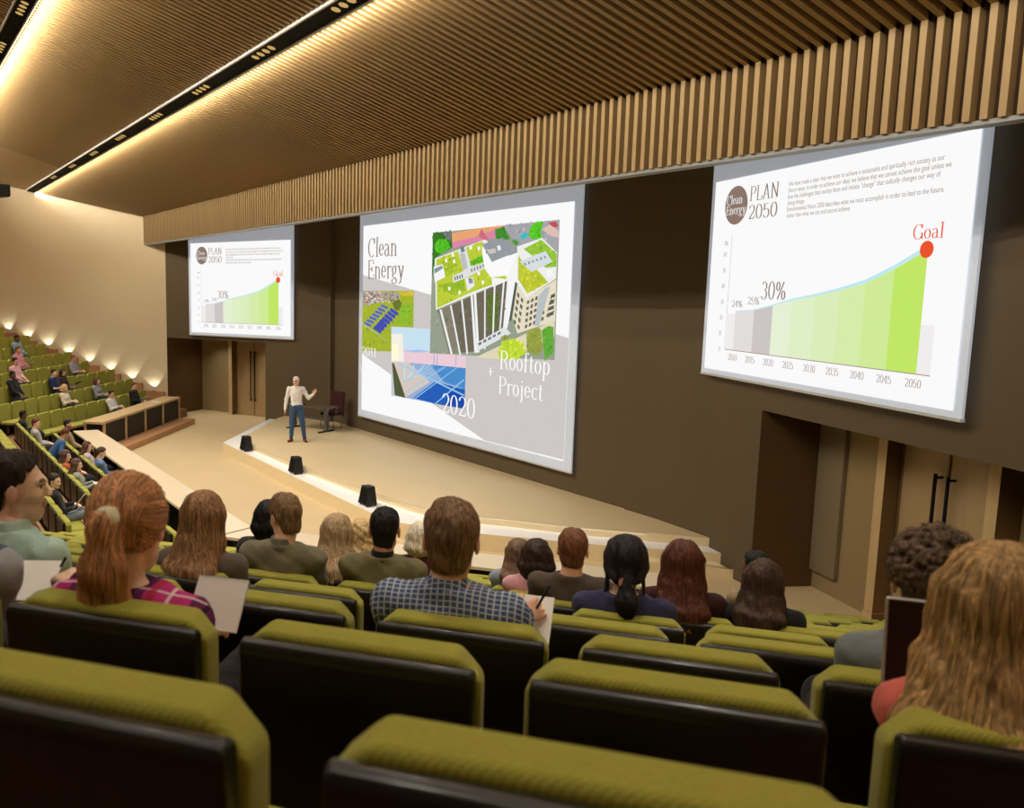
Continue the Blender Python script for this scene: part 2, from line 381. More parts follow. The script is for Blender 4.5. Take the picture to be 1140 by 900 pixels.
# --- ceiling: sloped slatted panels between light channels
SL = 0.318; CA = math.atan(SL)
def xw(y): return -31.24 - (8.86 - y) + 0.0        # side wall x at depth y (45 degrees)
panels = [(8.86, 5.60, -40.0), (5.32, 2.54, -27.9), (2.28, -0.53, -28.5), (-0.79, -3.59, -29.0), (-3.85, -6.9, -29.5)]
for pi, (ya, yb, xl) in enumerate(panels):
    b = MB()
    x = 5.6
    while x > -36.5:
        y1 = ya
        if x < xw(ya): y1 = 8.86 - (-31.24 - x)
        if x < xl or y1 <= yb + 0.1: x -= 0.14; continue
        za, zb = ceil_z(y1), ceil_z(yb)
        vs = []
        for (yy, zz) in ((y1, za), (yb, zb)):
            for dx in (-0.030, 0.030):
                for dz in (0.0, 0.10): vs.append((x + dx, yy, zz + dz))
        b.add(vs, [(0, 4, 6, 2), (1, 3, 7, 5), (0, 1, 5, 4), (2, 6, 7, 3), (0, 2, 3, 1), (4, 5, 7, 6)])
        x -= 0.14
    o = struct('ceiling', b, M['slat'])
    b = MB()
    vs = [(xw(ya) - .3, ya, ceil_z(ya) + 0.095), (6.2, ya, ceil_z(ya) + 0.095), (6.2, yb, ceil_z(yb) + 0.095), (xw(yb) - .3, yb, ceil_z(yb) + 0.095)]
    b.add(vs + [(v[0], v[1], v[2] + 0.1) for v in vs], [(0, 3, 2, 1), (4, 5, 6, 7), (0, 1, 5, 4), (1, 2, 6, 5), (2, 3, 7, 6), (3, 0, 4, 7)])
    struct('ceiling', b, M['slat_back'])
    if pi > 0:
        b = MB(); zb2 = 0.0
        vs = [(xw(ya) - .3, ya, ceil_z(ya)), (xl, ya, ceil_z(ya)), (xl, yb, ceil_z(yb)), (xw(yb) - .3, yb, ceil_z(yb))]
        b.add(vs + [(v[0], v[1], v[2] + 0.09) for v in vs], [(0, 3, 2, 1), (4, 5, 6, 7), (0, 1, 5, 4), (1, 2, 6, 5), (2, 3, 7, 6), (3, 0, 4, 7)])
        struct('ceiling', b, M['ceil_plain'])
b = MB(); b.box(-37, 8.86, 7.25, 6, 14, 7.4); struct('ceiling', b, M['slat_back'])
# valance: vertical slatted fascia above the stage
b = MB()
x = 5.6
while x > -31.2:
    b.box(x - 0.030, 8.80, 6.17, x + 0.030, 8.90, 7.26)
    x -= 0.14
vl = tag(b.build('slatted_valance', M['slat']), 'long slatted wood valance hanging above the screens', 'valance')
b = MB(); b.box(-31.3, 8.90, 6.18, 5.8, 9.0, 7.25); b.build('backing_board', M['slat_back'], vl)
b = MB(); b.box(-31.2, 8.84, 6.13, 5.8, 9.06, 6.17); b.build('bottom_trim', M['grey_trim'], vl)
# light channels
chan_names = ['black recessed light channel nearest the stage', 'second black light channel from the stage', 'third black light channel from the stage', 'rearmost black light channel']
for (sy, xs), nm, wdt in zip(SLOTS, chan_names, (0.26, 0.26, 0.26, 0.26)):
    xl = xw(sy) - 0.05 if sy > 5 else xw(sy) + 0.3
    t = thing('light_channel', nm, 'light', (0, sy, ceil_z(sy)))
    Mr = Matrix.Rotation(-CA, 4, 'X')
    h = wdt / 2
    b = MB(); b.box(xl, -h, -0.015, 5.6, h, 0.05, Mr); b.build('channel', M['black_metal'], t)
    b = MB(); b.box(xl, -h - 0.025, -0.05, 5.6, -h, 0.06, Mr); b.box(xl, h, -0.05, 5.6, h + 0.025, 0.06, Mr); b.build('frame', M['trim'], t)
    b = MB(); b.box(xl + .1, h + 0.026, -0.035, 5.6, h + 0.034, -0.015, Mr); s_ = b.build('cove_strip', M['led'], t); s_['label'] = 'glowing warm led strip'
    for x in xs:
        for j in range(4):
            b = MB(); b.disc(Mr @ Vector((x - 0.30 + j * 0.20, 0, -0.019)), Mr @ Vector((0, 0, -1)), 0.065, 16)
            q = b.build('reflector', M['lampgold'], t)
# step lights grazing the side wall
for k in range(2, 14):
    v = min(ROW0 - PITCH * k + 0.42, 10.45)
    z = RISE * k + 0.33
    p = lb(2.46, v)
    t = thing('wall_uplight', ['brass step uplight on the side wall baseboard, %s up from the far alcove'][0] % ('lowest', 'first', 'second', 'third', 'fourth', 'fifth', 'sixth', 'seventh', 'eighth', 'ninth', 'tenth', 'eleventh', 'twelfth')[k - 1], 'light', (p[0], p[1], z - 0.03), -PI / 4, 'uplights along the side wall')
    b = MB(); b.tube([(0, 0, 0), (0, 0, 0.03)], 0.03, 12); b.build('lamp_body', M['black_metal'], t)
    b = MB(); b.disc((0, 0, 0.031), (0, 0, 1), 0.024, 12); b.build('lens', M['lampgold'], t)
    tp = lb(2.60, v - 0.16)
    spot('wall_uplight_beam', (p[0], p[1], z + 0.02), (tp[0], tp[1], z + 0.90), 15, 96, 0.35, 0.012, (1.0, 0.95, 0.84))
# ================================================================ projection screens
class Flat:
    """coloured flat shapes on a screen plane, local x right, z up, y = depth in front of the cloth"""
    def __init__(s): s.v = []; s.f = []; s.c = []
    def poly(s, pts, col, d=0.0):
        if len(pts) < 3: return
        b = len(s.v); s.v += [(p[0], -d, p[1]) for p in pts]; s.f.append(tuple(range(b, b + len(pts)))); s.c.append(lin(col))
    def rect(s, x0, z0, x1, z1, col, d=0.0): s.poly([(x0, z0), (x1, z0), (x1, z1), (x0, z1)], col, d)
    def ell(s, cx, cz, r, col, d=0.0, n=40): s.poly([(cx + r * math.cos(2 * PI * k / n), cz + r * math.sin(2 * PI * k / n)) for k in range(n)], col, d)
    def xf(s, sx, sz, ox, oz): s.v = [(v[0] * sx + ox, v[1], v[2] * sz + oz) for v in s.v]; return s
    def build(s, name, parent):
        me = bpy.data.meshes.new(name); me.from_pydata(s.v, [], s.f); me.update()
        ca = me.color_attributes.new('Col', 'FLOAT_COLOR', 'CORNER')
        arr = []
        for p, c in zip(me.polygons, s.c): arr += list(c) * p.loop_total
        ca.data.foreach_set('color', arr)
        return mkobj(name, me, M['slide'], parent)

def arc(cx, cy, rx, ry, a0, a1, n=14):
    return [(cx + rx * math.cos(math.radians(a0 + (a1 - a0) * i / n)), cy + ry * math.sin(math.radians(a0 + (a1 - a0) * i / n))) for i in range(n + 1)]
# a small high-contrast serif alphabet: every glyph = advance, pen strokes; the pen is thick on verticals, thin on horizontals
def stem(x, y0, y1, s=0.085): return [[(x, y0), (x, y1)], [(x - s, y0), (x + s, y0)], [(x - s, y1), (x + s, y1)]]
GL = {
 'C': (0.62, [arc(0.34, 0.35, 0.25, 0.36, 50, 310, 22), [(0.53, 0.70), (0.53, 0.50)]]),
 'E': (0.56, stem(0.13, 0, 0.7) + [[(0.13, 0.7), (0.47, 0.7), (0.47, 0.56)], [(0.13, 0.36), (0.36, 0.36)], [(0.36, 0.44), (0.36, 0.28)], [(0.13, 0), (0.5, 0), (0.5, 0.16)]]),
 'P': (0.54, stem(0.13, 0, 0.7) + [[(0.13, 0.7), (0.28, 0.7)] + arc(0.28, 0.525, 0.19, 0.175, 90, -90, 12) + [(0.13, 0.35)]]),
 'R': (0.60, stem(0.13, 0, 0.7) + [[(0.13, 0.7), (0.28, 0.7)] + arc(0.28, 0.53, 0.19, 0.17, 90, -90, 12) + [(0.13, 0.36)], [(0.3, 0.36), (0.42, 0.25), (0.46, 0.05), (0.56, 0.0)]]),
 'L': (0.52, stem(0.13, 0, 0.7) + [[(0.13, 0), (0.46, 0), (0.46, 0.18)]]),
 'A': (0.62, [[(0.08, 0), (0.30, 0.71)], [(0.30, 0.71), (0.50, 0.0)], [(0.31, 0.68), (0.51, 0.0)], [(0.15, 0.22), (0.43, 0.22)], [(0.01, 0), (0.15, 0)], [(0.42, 0), (0.59, 0)]]),
 'N': (0.66, [[(0.13, 0), (0.13, 0.7)], [(0.12, 0.7), (0.52, 0.0)], [(0.14, 0.68), (0.53, 0.02)], [(0.53, 0), (0.53, 0.7)], [(0.04, 0), (0.22, 0)], [(0.03, 0.7), (0.16, 0.7)], [(0.44, 0.7), (0.61, 0.7)]]),
 'G': (0.66, [arc(0.34, 0.35, 0.25, 0.36, 50, 345, 24), [(0.53, 0.70), (0.53, 0.52)], [(0.57, 0.0), (0.57, 0.28)], [(0.46, 0.28), (0.64, 0.28)]]),
 'l': (0.24, stem(0.12, 0, 0.73)), 'i': (0.24, stem(0.12, 0, 0.46) + [[(0.12, 0.6), (0.12, 0.66)]]),
 'e': (0.42, [[(0.07, 0.26), (0.34, 0.26)] + arc(0.205, 0.25, 0.14, 0.215, 5, 320, 20)]),
 'a': (0.44, [arc(0.17, 0.36, 0.11, 0.10, 170, 0, 10) + [(0.30, 0.30), (0.30, 0.06), (0.38, 0.01), (0.42, 0.05)], [(0.29, 0.27)] + arc(0.17, 0.13, 0.11, 0.13, 80, 330, 14)]),
 'n': (0.50, stem(0.11, 0, 0.45) + [arc(0.24, 0.30, 0.13, 0.15, 160, 0, 10) + [(0.37, 0.0)], [(0.29, 0), (0.45, 0)]]),
 'r': (0.36, stem(0.11, 0, 0.45) + [arc(0.25, 0.33, 0.13, 0.12, 170, 50, 8), [(0.32, 0.40), (0.32, 0.46)]]),
 'g': (0.45, [arc(0.20, 0.31, 0.12, 0.145, 0, 360, 22), [(0.12, 0.18), (0.09, 0.08), (0.14, 0.03), (0.30, 0.02), (0.37, -0.06)], arc(0.21, -0.11, 0.16, 0.09, 30, -320, 20), [(0.30, 0.42), (0.42, 0.46)]]),
 'y': (0.46, [[(0.09, 0.45), (0.25, 0.02)], [(0.10, 0.45), (0.26, 0.02)], [(0.39, 0.45), (0.22, -0.14), (0.13, -0.2), (0.08, -0.17)], [(0.02, 0.45), (0.18, 0.45)], [(0.31, 0.45), (0.45, 0.45)]]),
 'o': (0.44, [arc(0.21, 0.23, 0.15, 0.225, 0, 360, 24)]),
 'f': (0.32, [[(0.13, 0), (0.13, 0.58)] + arc(0.23, 0.60, 0.10, 0.12, 180, 40, 8), [(0.04, 0.45), (0.27, 0.45)], [(0.05, 0), (0.22, 0)]]),
 't': (0.32, [[(0.13, 0.6), (0.13, 0.08)] + arc(0.21, 0.08, 0.08, 0.08, 180, 320, 8), [(0.04, 0.45), (0.26, 0.45)]]),
 'p': (0.48, [[(0.11, -0.22), (0.11, 0.46)], [(0.03, -0.22), (0.20, -0.22)], [(0.03, 0.45), (0.11, 0.45)], arc(0.24, 0.23, 0.15, 0.225, 150, -150, 18)]),
 'j': (0.26, [[(0.14, 0.45), (0.14, -0.1)] + arc(0.06, -0.11, 0.08, 0.1, 0, -120, 8), [(0.05, 0.45), (0.14, 0.45)], [(0.14, 0.6), (0.14, 0.66)]]),
 'c': (0.40, [arc(0.21, 0.23, 0.145, 0.225, 50, 320, 18), [(0.31, 0.40), (0.31, 0.46)]]),
 '0': (0.50, [arc(0.24, 0.35, 0.18, 0.355, 0, 360, 28)]),
 '1': (0.36, [[(0.19, 0), (0.19, 0.7)], [(0.08, 0), (0.30, 0)], [(0.06, 0.62), (0.19, 0.7)]]),
 '2': (0.48, [arc(0.22, 0.52, 0.17, 0.19, 170, -40, 14) + [(0.07, 0.02)], [(0.06, 0.02), (0.42, 0.02), (0.43, 0.14)], [(0.07, 0.04), (0.40, 0.04)]]),
 '3': (0.48, [arc(0.22, 0.53, 0.15, 0.175, 155, -80, 14), arc(0.21, 0.18, 0.18, 0.19, 85, -160, 16)]),
 '4': (0.50, [[(0.34, 0), (0.34, 0.7)], [(0.34, 0.7), (0.04, 0.2)], [(0.04, 0.2), (0.45, 0.2)], [(0.25, 0), (0.43, 0)]]),
 '5': (0.48, [[(0.38, 0.69), (0.11, 0.69)], [(0.11, 0.69), (0.09, 0.36)], arc(0.22, 0.22, 0.18, 0.23, 130, -160, 18)]),
 '6': (0.50, [arc(0.30, 0.38, 0.22, 0.33, 80, 180, 10) + [(0.08, 0.22)], arc(0.24, 0.21, 0.16, 0.215, 0, 360, 22)]),
 '%': (0.72, [arc(0.17, 0.52, 0.10, 0.17, 0, 360, 18), arc(0.53, 0.17, 0.10, 0.17, 0, 360, 18), [(0.16, 0.0), (0.54, 0.7)]]),
 '(': (0.28, [arc(0.32, 0.3, 0.2, 0.42, 130, 230, 10)]), ')': (0.28, [arc(-0.04, 0.3, 0.2, 0.42, 50, -50, 10)]),
 '+': (0.5, [[(0.25, 0.1), (0.25, 0.5)], [(0.05, 0.3), (0.45, 0.3)]]), ' ': (0.25, []),
}
def write(fl, txt, x, z, h, col, sx=1.0, T=0.085, t=0.024, d=0.034, width=None):
    """capital height = h; sx squeezes the letters; width fits the line to a length"""
    em = h / 0.7
    if width: sx = width / (sum(GL[c][0] for c in txt) * em)
    for ch in txt:
        adv, st = GL[ch]
        for pl in st:
            n = len(pl); L_ = []; R_ = []
            for i, p in enumerate(pl):
                a = pl[max(0, i - 1)]; b = pl[min(n - 1, i + 1)]
                dx, dy = (b[0] - a[0]), (b[1] - a[1]); q = math.hypot(dx, dy) or 1; dx /= q; dy /= q
                hw = (t + (T - t) * abs(dy) ** 2.0) * 0.5
                L_.append((p[0] - dy * hw, p[1] + dx * hw)); R_.append((p[0] + dy * hw, p[1] - dx * hw))
            for i in range(n - 1):
                fl.poly([(x + q[0] * em * sx, z + q[1] * em) for q in (R_[i], R_[i + 1], L_[i + 1], L_[i])], col, d)
        x += adv * em * sx
    return x
def plain_text(name, txt, x, z, size, width, col, parent, d=0.034):
    cu = bpy.data.curves.new(name, 'FONT'); cu.body = txt; cu.size = size
    tmp = bpy.data.objects.new(name, cu); C.objects.link(tmp)
    bpy.context.view_layer.update()
    me = bpy.data.meshes.new_from_object(tmp.evaluated_get(bpy.context.evaluated_depsgraph_get()))
    bpy.data.objects.remove(tmp); bpy.data.curves.remove(cu)
    xs = [v.co.x for v in me.vertices]; w_ = max(xs)
    for v in me.vertices: v.co = Vector((x + v.co.x * width / w_, -d, z + v.co.y))
    ca = me.color_attributes.new('Col', 'FLOAT_COLOR', 'CORNER')
    ca.data.foreach_set('color', list(lin(col)) * len(me.loops))
    return me
def join_me(name, mes, parent):
    import bmesh
    bm = bmesh.new()
    for m_ in mes: bm.from_mesh(m_)
    me = bpy.data.meshes.new(name); bm.to_mesh(me); bm.free()
    return mkobj(name, me, M['slide'], parent)

def screen(label, origin, d, x0, x1, z0, z1, top, bw=0.2):
    """screen cloth: slide rectangle x0..x1, z0..z1 inside a pale border that runs up behind the valance"""
    t = thing('projection_screen', label, 'projection screen', (origin[0], origin[1], 0), math.atan2(d.y, d.x))
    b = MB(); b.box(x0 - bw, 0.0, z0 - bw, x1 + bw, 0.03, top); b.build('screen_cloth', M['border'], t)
    b = MB(); b.box(x0 - bw, -0.012, z0 - bw, x1 + bw, 0.045, z0 - bw + 0.035); b.build('bottom_bar', M['trim'], t)
    fl = Flat(); fl.rect(x0, z0, x1, z1, (250, 250, 250), 0.012); s = fl.build('slide', t)
    return t, s
TAUPE = (140, 118, 106)
PARA = ['We have made a clear that we want to achieve a sustainable and spiritually rich society as our',
        'future vision. In order to achieve our ideal, we believe that we cannot achieve this goal unless we',
        'face the challenges that society faces and initiate "change" that radically changes our way of',
        'doing things.',
        'Environmental Vision 2050 describes what we must accomplish in order to lead to the future,',
        'rather than what we can and cannot achieve.']
PX = [(1.93, 2.835, 2.74), (1.93, 2.745, 2.84), (1.93, 2.655, 2.70), (1.93, 2.565, 0.38), (1.93, 2.475, 2.77), (1.93, 2.385, 1.30)]
def plan_slide(t, s, x0, z0, W, H):
    """the chart slide, drawn on a 5.10 x 3.11 m layout"""
    kx, kz = W / 5.10, H / 3.11
    def B_(fl, name): fl.xf(kx, kz, x0, z0); return fl.build(name, s)
    fl = Flat(); cv = [(0.81, 0.99), (1.30, 1.02), (1.75, 1.10), (2.18, 1.19), (2.67, 1.26), (3.14, 1.34), (3.60, 1.44), (4.06, 1.61), (4.54, 1.83)]
    cols = [(226, 221, 221), (205, 196, 196), (230, 240, 212), (224, 239, 198), (219, 237, 186), (214, 236, 170), (207, 235, 150), (197, 232, 122), (193, 231, 102)]
    fl.rect(0.60, 0.365, 0.81, 0.95, (240, 237, 237), 0.018)
    fl.rect(4.54, 0.365, 4.74, 0.95, (240, 237, 237), 0.018)
    for i in range(8):
        fl.poly([(cv[i][0], 0.365), (cv[i + 1][0], 0.365), cv[i + 1], cv[i]], cols[i] if i != 7 else cols[8], 0.02)
    B_(fl, 'chart_bars')
    fl = Flat()
    for i in range(8):
        a, c = cv[i], cv[i + 1]; w0 = 0.008 + 0.006 * i; w1 = 0.008 + 0.006 * (i + 1)
        fl.poly([a, c, (c[0], c[1] + w1), (a[0], a[1] + w0)], (190, 232, 240), 0.024)
    B_(fl, 'chart_curve')
    fl = Flat(); fl.rect(0.585, 0.355, 4.75, 0.368, (170, 150, 140), 0.024); fl.rect(0.580, 0.36, 0.59, 2.20, (190, 180, 175), 0.024)
    for i, lb_ in enumerate(('0', '10', '20', '30', '40', '50', '60')):
        write(fl, lb_, 0.47 - 0.035 * len(lb_), 0.325 + i * 0.258, 0.075, TAUPE, 0.8)
    write(fl, '(%)', 0.40, 2.05, 0.075, TAUPE, 0.8)
    for i in range(9): write(fl, str(2010 + 5 * i), 0.71 + i * 0.461, 0.20, 0.10, TAUPE, 0.85, width=0.25)
    B_(fl, 'chart_axes')
    fl = Flat(); write(fl, '24%', 0.72, 1.06, 0.105, TAUPE, width=0.29); write(fl, '25%', 1.14, 1.11, 0.115, TAUPE, width=0.30)
    write(fl, '30%', 1.46, 1.20, 0.26, TAUPE, width=0.60); B_(fl, 'percentages')
    fl = Flat(); fl.ell(4.53, 1.83, 0.10, (236, 84, 44), 0.03); B_(fl, 'goal_dot')
    fl = Flat(); write(fl, 'Goal', 4.30, 1.955, 0.17, (232, 96, 66), width=0.46); B_(fl, 'goal_text')
    fl = Flat(); fl.ell(0.63, 2.68, 0.305, TAUPE, 0.02); B_(fl, 'logo_disc')
    fl = Flat(); write(fl, 'Clean', 0.37, 2.70, 0.14, (250, 250, 250), width=0.44, d=0.026); write(fl, 'Energy', 0.365, 2.54, 0.14, (250, 250, 250), width=0.54, d=0.026); B_(fl, 'logo_text')
    fl = Flat(); write(fl, 'PLAN', 1.0, 2.71, 0.22, TAUPE, width=0.72); write(fl, '2050', 1.0, 2.43, 0.21, TAUPE, width=0.72); B_(fl, 'title_text')
    for tx, (x, z, w_) in zip(PARA, PX):
        m_ = plain_text('paragraph_line', tx, x, z, 0.092, w_, (150, 132, 122), s)
        for v in m_.vertices: v.co = Vector((v.co.x * kx + x0, v.co.y, v.co.z * kz + z0))
        mkobj('paragraph_line', m_, M['slide'], s)
PIC_SLIDE_SHAPE=[
 ((205,199,197),[(-0.05,3.89),(3.55,3.35),(8.61,2.55),(8.42,0.04),(5.77,0.02),(0.0,1.62)]),
]
PIC_ROOF=[
 ((150,160,140),[(3.56,4.89),(8.06,4.93),(8.08,2.08),(3.54,1.9)]),
 ((60,120,40),[(3.56,4.9),(4.33,4.9),(4.41,4.51),(3.69,4.28),(3.57,3.75)]),
 ((85,190,40),[(3.81,4.73),(4.14,4.71),(4.32,4.51),(3.96,4.37),(3.72,4.42),(3.64,4.62)]),
 ((115,120,120),[(4.0,4.89),(4.33,4.9),(4.33,4.67),(4.14,4.71)]),
 ((235,165,115),[(4.37,4.85),(5.51,4.91),(6.3,4.92),(6.14,4.82),(5.69,4.8),(5.6,4.72),(4.38,4.63)]),
 ((220,135,165),[(4.38,4.63),(5.6,4.75),(6.13,4.89),(6.29,4.86),(6.09,4.66),(5.69,4.63),(4.41,4.49)]),
 ((205,110,130),[(5.4,4.73),(5.51,4.89),(5.78,4.64),(5.64,4.63)]),
 ((70,140,50),[(6.0,4.84),(6.3,4.89),(6.53,4.61),(6.2,4.59),(6.03,4.66)]),
 ((165,165,170),[(6.3,4.92),(8.06,4.93),(8.04,4.28),(7.5,4.6),(6.8,4.44)]),
 ((90,200,40),[(7.19,4.84),(7.39,4.94),(7.58,4.9),(7.5,4.69),(7.6,4.59),(7.26,4.57),(7.13,4.68)]),
 ((60,190,190),[(6.84,4.68),(7.05,4.73),(7.15,4.66),(6.95,4.57)]),
 ((225,190,180),[(7.54,4.77),(7.78,4.84),(8.04,4.71),(8.05,4.57),(7.84,4.61)]),
 ((200,80,80),[(7.73,4.89),(7.96,4.9),(8.04,4.79),(7.88,4.79)]),
 ((80,150,60),[(6.59,4.57),(6.72,4.6),(6.85,4.51),(6.72,4.46)]),
 ((240,240,240),[(3.67,4.26),(5.64,4.64),(6.49,4.3),(6.84,3.74),(6.47,3.72),(3.77,3.0)]),
 ((190,205,60),[(3.74,4.24),(5.58,4.61),(5.66,4.14),(6.41,3.88),(6.46,3.74),(5.22,3.45),(3.82,3.04)]),
 ((170,195,50),[(3.93,4.18),(4.55,4.32),(4.63,3.94),(4.11,3.81)]),
 ((95,180,40),[(5.09,4.15),(5.56,4.29),(5.63,4.14),(5.14,4.07)]),
 ((150,185,45),[(3.85,3.6),(4.89,3.75),(4.97,3.49),(4.46,3.37)]),
 ((225,225,225),[(4.61,4.45),(4.95,4.49),(5.16,4.04),(5.66,4.12),(5.7,4.0),(5.05,3.8),(4.48,3.66),(4.44,3.83),(4.88,3.94)]),
 ((190,192,190),[(4.71,4.35),(4.9,4.36),(5.04,4.01),(4.85,3.95)]),
 ((120,130,135),[(4.72,4.5),(4.85,4.53),(4.91,4.4),(4.77,4.37)]),
 ((110,120,120),[(4.51,3.81),(4.56,3.82),(4.59,3.73),(4.54,3.72)]),
 ((110,120,120),[(4.6,3.83),(4.66,3.84),(4.68,3.75),(4.63,3.74)]),
 ((110,120,120),[(4.7,3.84),(4.75,3.85),(4.78,3.77),(4.73,3.76)]),
 ((110,120,120),[(4.79,3.86),(4.84,3.87),(4.87,3.79),(4.82,3.78)]),
 ((130,140,140),[(5.16,3.99),(5.21,4.0),(5.24,3.92),(5.18,3.91)]),
 ((130,140,140),[(5.27,4.01),(5.32,4.03),(5.34,3.95),(5.29,3.93)]),
 ((130,140,140),[(5.38,4.04),(5.43,4.05),(5.45,3.97),(5.4,3.96)]),
 ((130,140,140),[(5.48,4.06),(5.53,4.07),(5.56,4.0),(5.5,3.98)]),
 ((130,140,140),[(5.59,4.08),(5.64,4.1),(5.66,4.02),(5.61,4.01)]),
 ((245,245,245),[(3.63,4.05),(4.03,4.12),(4.15,3.81),(3.7,3.68)]),
 ((135,150,155),[(3.66,4.01),(4.0,4.09),(4.04,4.02),(3.69,3.89)]),
 ((235,235,235),[(4.95,3.77),(5.26,3.8),(5.33,3.6),(5.06,3.47)]),
 ((140,150,150),[(5.07,3.76),(5.23,3.77),(5.27,3.67),(5.12,3.64)]),
 ((250,250,245),[(4.12,4.24),(4.21,4.25),(4.22,4.16),(4.13,4.16)]),
 ((250,250,245),[(4.45,4.21),(4.54,4.22),(4.55,4.14),(4.46,4.13)]),
 ((250,250,245),[(5.09,4.51),(5.18,4.52),(5.19,4.44),(5.1,4.43)]),
 ((250,250,245),[(5.4,4.49),(5.48,4.49),(5.49,4.41),(5.41,4.41)]),
 ((250,250,245),[(4.28,3.57),(4.37,3.57),(4.38,3.49),(4.29,3.48)]),
 ((250,250,245),[(4.7,3.47),(4.79,3.48),(4.8,3.4),(4.71,3.39)]),
 ((250,250,245),[(5.59,3.71),(5.67,3.72),(5.68,3.64),(5.6,3.63)]),
 ((250,250,245),[(5.42,3.92),(5.51,3.92),(5.52,3.84),(5.43,3.84)]),
 ((250,250,245),[(4.39,4.37),(4.48,4.37),(4.49,4.29),(4.4,4.28)]),
 ((250,250,250),[(5.54,4.51),(5.92,4.12),(6.8,4.31),(6.84,3.84),(5.91,3.79),(5.67,4.0)]),
 ((150,155,160),[(5.57,4.54),(6.28,4.65),(6.82,4.34),(5.94,4.13)]),
 ((205,195,190),[(5.73,4.41),(6.05,4.43),(6.08,4.33),(5.85,4.31)]),
 ((235,235,235),[(6.1,4.48),(6.22,4.49),(6.25,4.39),(6.14,4.37)]),
 ((245,245,243),[(6.8,4.31),(6.85,3.67),(6.55,2.67),(6.26,2.53),(5.94,3.79),(6.5,3.74)]),
 ((85,90,80),[(6.77,3.69),(6.85,3.65),(6.68,2.84),(6.6,2.82)]),
 ((112,105,90),[(3.96,3.0),(6.5,3.71),(6.41,2.68),(5.46,2.08),(4.39,1.95)]),
 ((95,115,50),[(5.78,3.38),(6.21,3.46),(6.19,2.67),(5.91,2.59)]),
 ((135,130,112),[(3.88,2.97),(4.41,3.14),(4.85,2.0),(4.39,1.95)]),
 ((242,244,244),[(3.95,3.0),(4.03,3.02),(4.54,1.95),(4.46,1.94)]),
 ((242,244,244),[(4.38,3.12),(4.44,3.13),(4.88,1.96),(4.82,1.94)]),
 ((242,244,244),[(4.82,3.26),(4.88,3.28),(5.16,2.0),(5.1,1.98)]),
 ((242,244,244),[(5.19,3.38),(5.27,3.39),(5.49,2.06),(5.4,2.04)]),
 ((242,244,244),[(5.31,3.42),(5.4,3.43),(5.59,2.07),(5.49,2.05)]),
 ((242,244,244),[(5.7,3.51),(5.75,3.52),(5.81,2.16),(5.76,2.14)]),
 ((242,244,244),[(6.04,3.61),(6.1,3.62),(6.09,2.36),(6.04,2.34)]),
 ((242,244,244),[(6.36,3.7),(6.42,3.71),(6.33,2.62),(6.28,2.61)]),
 ((242,244,244),[(6.5,3.72),(6.56,3.74),(6.54,2.68),(6.47,2.67)]),
 ((225,228,228),[(5.45,2.27),(6.47,2.69),(6.69,2.56),(5.52,2.09)]),
 ((110,115,115),[(5.55,2.22),(5.66,2.26),(5.66,2.32),(5.54,2.28)]),
 ((110,115,115),[(5.72,2.29),(5.84,2.33),(5.83,2.39),(5.72,2.35)]),
 ((110,115,115),[(5.89,2.36),(6.01,2.4),(6.0,2.46),(5.89,2.41)]),
 ((110,115,115),[(6.06,2.43),(6.17,2.47),(6.17,2.52),(6.06,2.48)]),
 ((110,115,115),[(6.23,2.49),(6.34,2.54),(6.34,2.59),(6.23,2.55)]),
 ((238,238,235),[(6.8,4.44),(7.58,4.59),(8.05,4.27),(8.05,3.75),(7.15,3.33),(6.85,3.64)]),
 ((150,195,60),[(7.01,4.38),(7.56,4.55),(8.04,4.25),(8.04,3.99),(7.73,3.97),(7.28,4.24)]),
 ((190,200,55),[(6.85,4.25),(7.03,4.08),(7.49,3.92),(7.82,3.67),(7.18,3.44),(6.87,3.74)]),
 ((215,222,225),[(6.9,4.11),(7.23,4.21),(7.71,4.31),(7.92,4.09),(7.3,3.89)]),
 ((150,160,165),[(7.03,4.08),(7.09,4.09),(7.13,4.04),(7.07,4.02)]),
 ((150,160,165),[(7.16,4.11),(7.22,4.12),(7.25,4.06),(7.19,4.05)]),
 ((150,160,165),[(7.28,4.13),(7.34,4.14),(7.37,4.09),(7.32,4.08)]),
 ((150,160,165),[(7.41,4.16),(7.46,4.17),(7.5,4.12),(7.44,4.11)]),
 ((150,160,165),[(7.53,4.19),(7.59,4.2),(7.62,4.14),(7.56,4.13)]),
 ((150,160,165),[(7.65,4.21),(7.7,4.22),(7.74,4.17),(7.68,4.16)]),
 ((248,248,248),[(7.74,3.92),(7.9,3.93),(7.94,3.8),(7.78,3.78)]),
 ((232,222,195),[(6.85,3.64),(7.15,3.33),(8.06,3.73),(8.08,2.89),(6.91,2.57),(6.73,2.91)]),
 ((105,105,95),[(7.19,3.28),(7.27,3.3),(7.26,3.23),(7.18,3.21)]),
 ((105,105,95),[(7.32,3.32),(7.4,3.35),(7.39,3.27),(7.31,3.25)]),
 ((105,105,95),[(7.45,3.37),(7.52,3.39),(7.52,3.31),(7.44,3.29)]),
 ((105,105,95),[(7.57,3.41),(7.65,3.43),(7.64,3.36),(7.57,3.33)]),
 ((105,105,95),[(7.7,3.45),(7.77,3.47),(7.77,3.4),(7.69,3.38)]),
 ((110,112,100),[(6.87,3.47),(6.94,3.41),(6.93,3.33),(6.85,3.38)]),
 ((110,112,100),[(7.0,3.36),(7.07,3.31),(7.06,3.23),(6.98,3.28)]),
 ((105,105,95),[(7.18,3.15),(7.26,3.17),(7.25,3.1),(7.17,3.08)]),
 ((105,105,95),[(7.31,3.2),(7.39,3.22),(7.38,3.14),(7.3,3.12)]),
 ((105,105,95),[(7.44,3.24),(7.52,3.26),(7.51,3.19),(7.43,3.16)]),
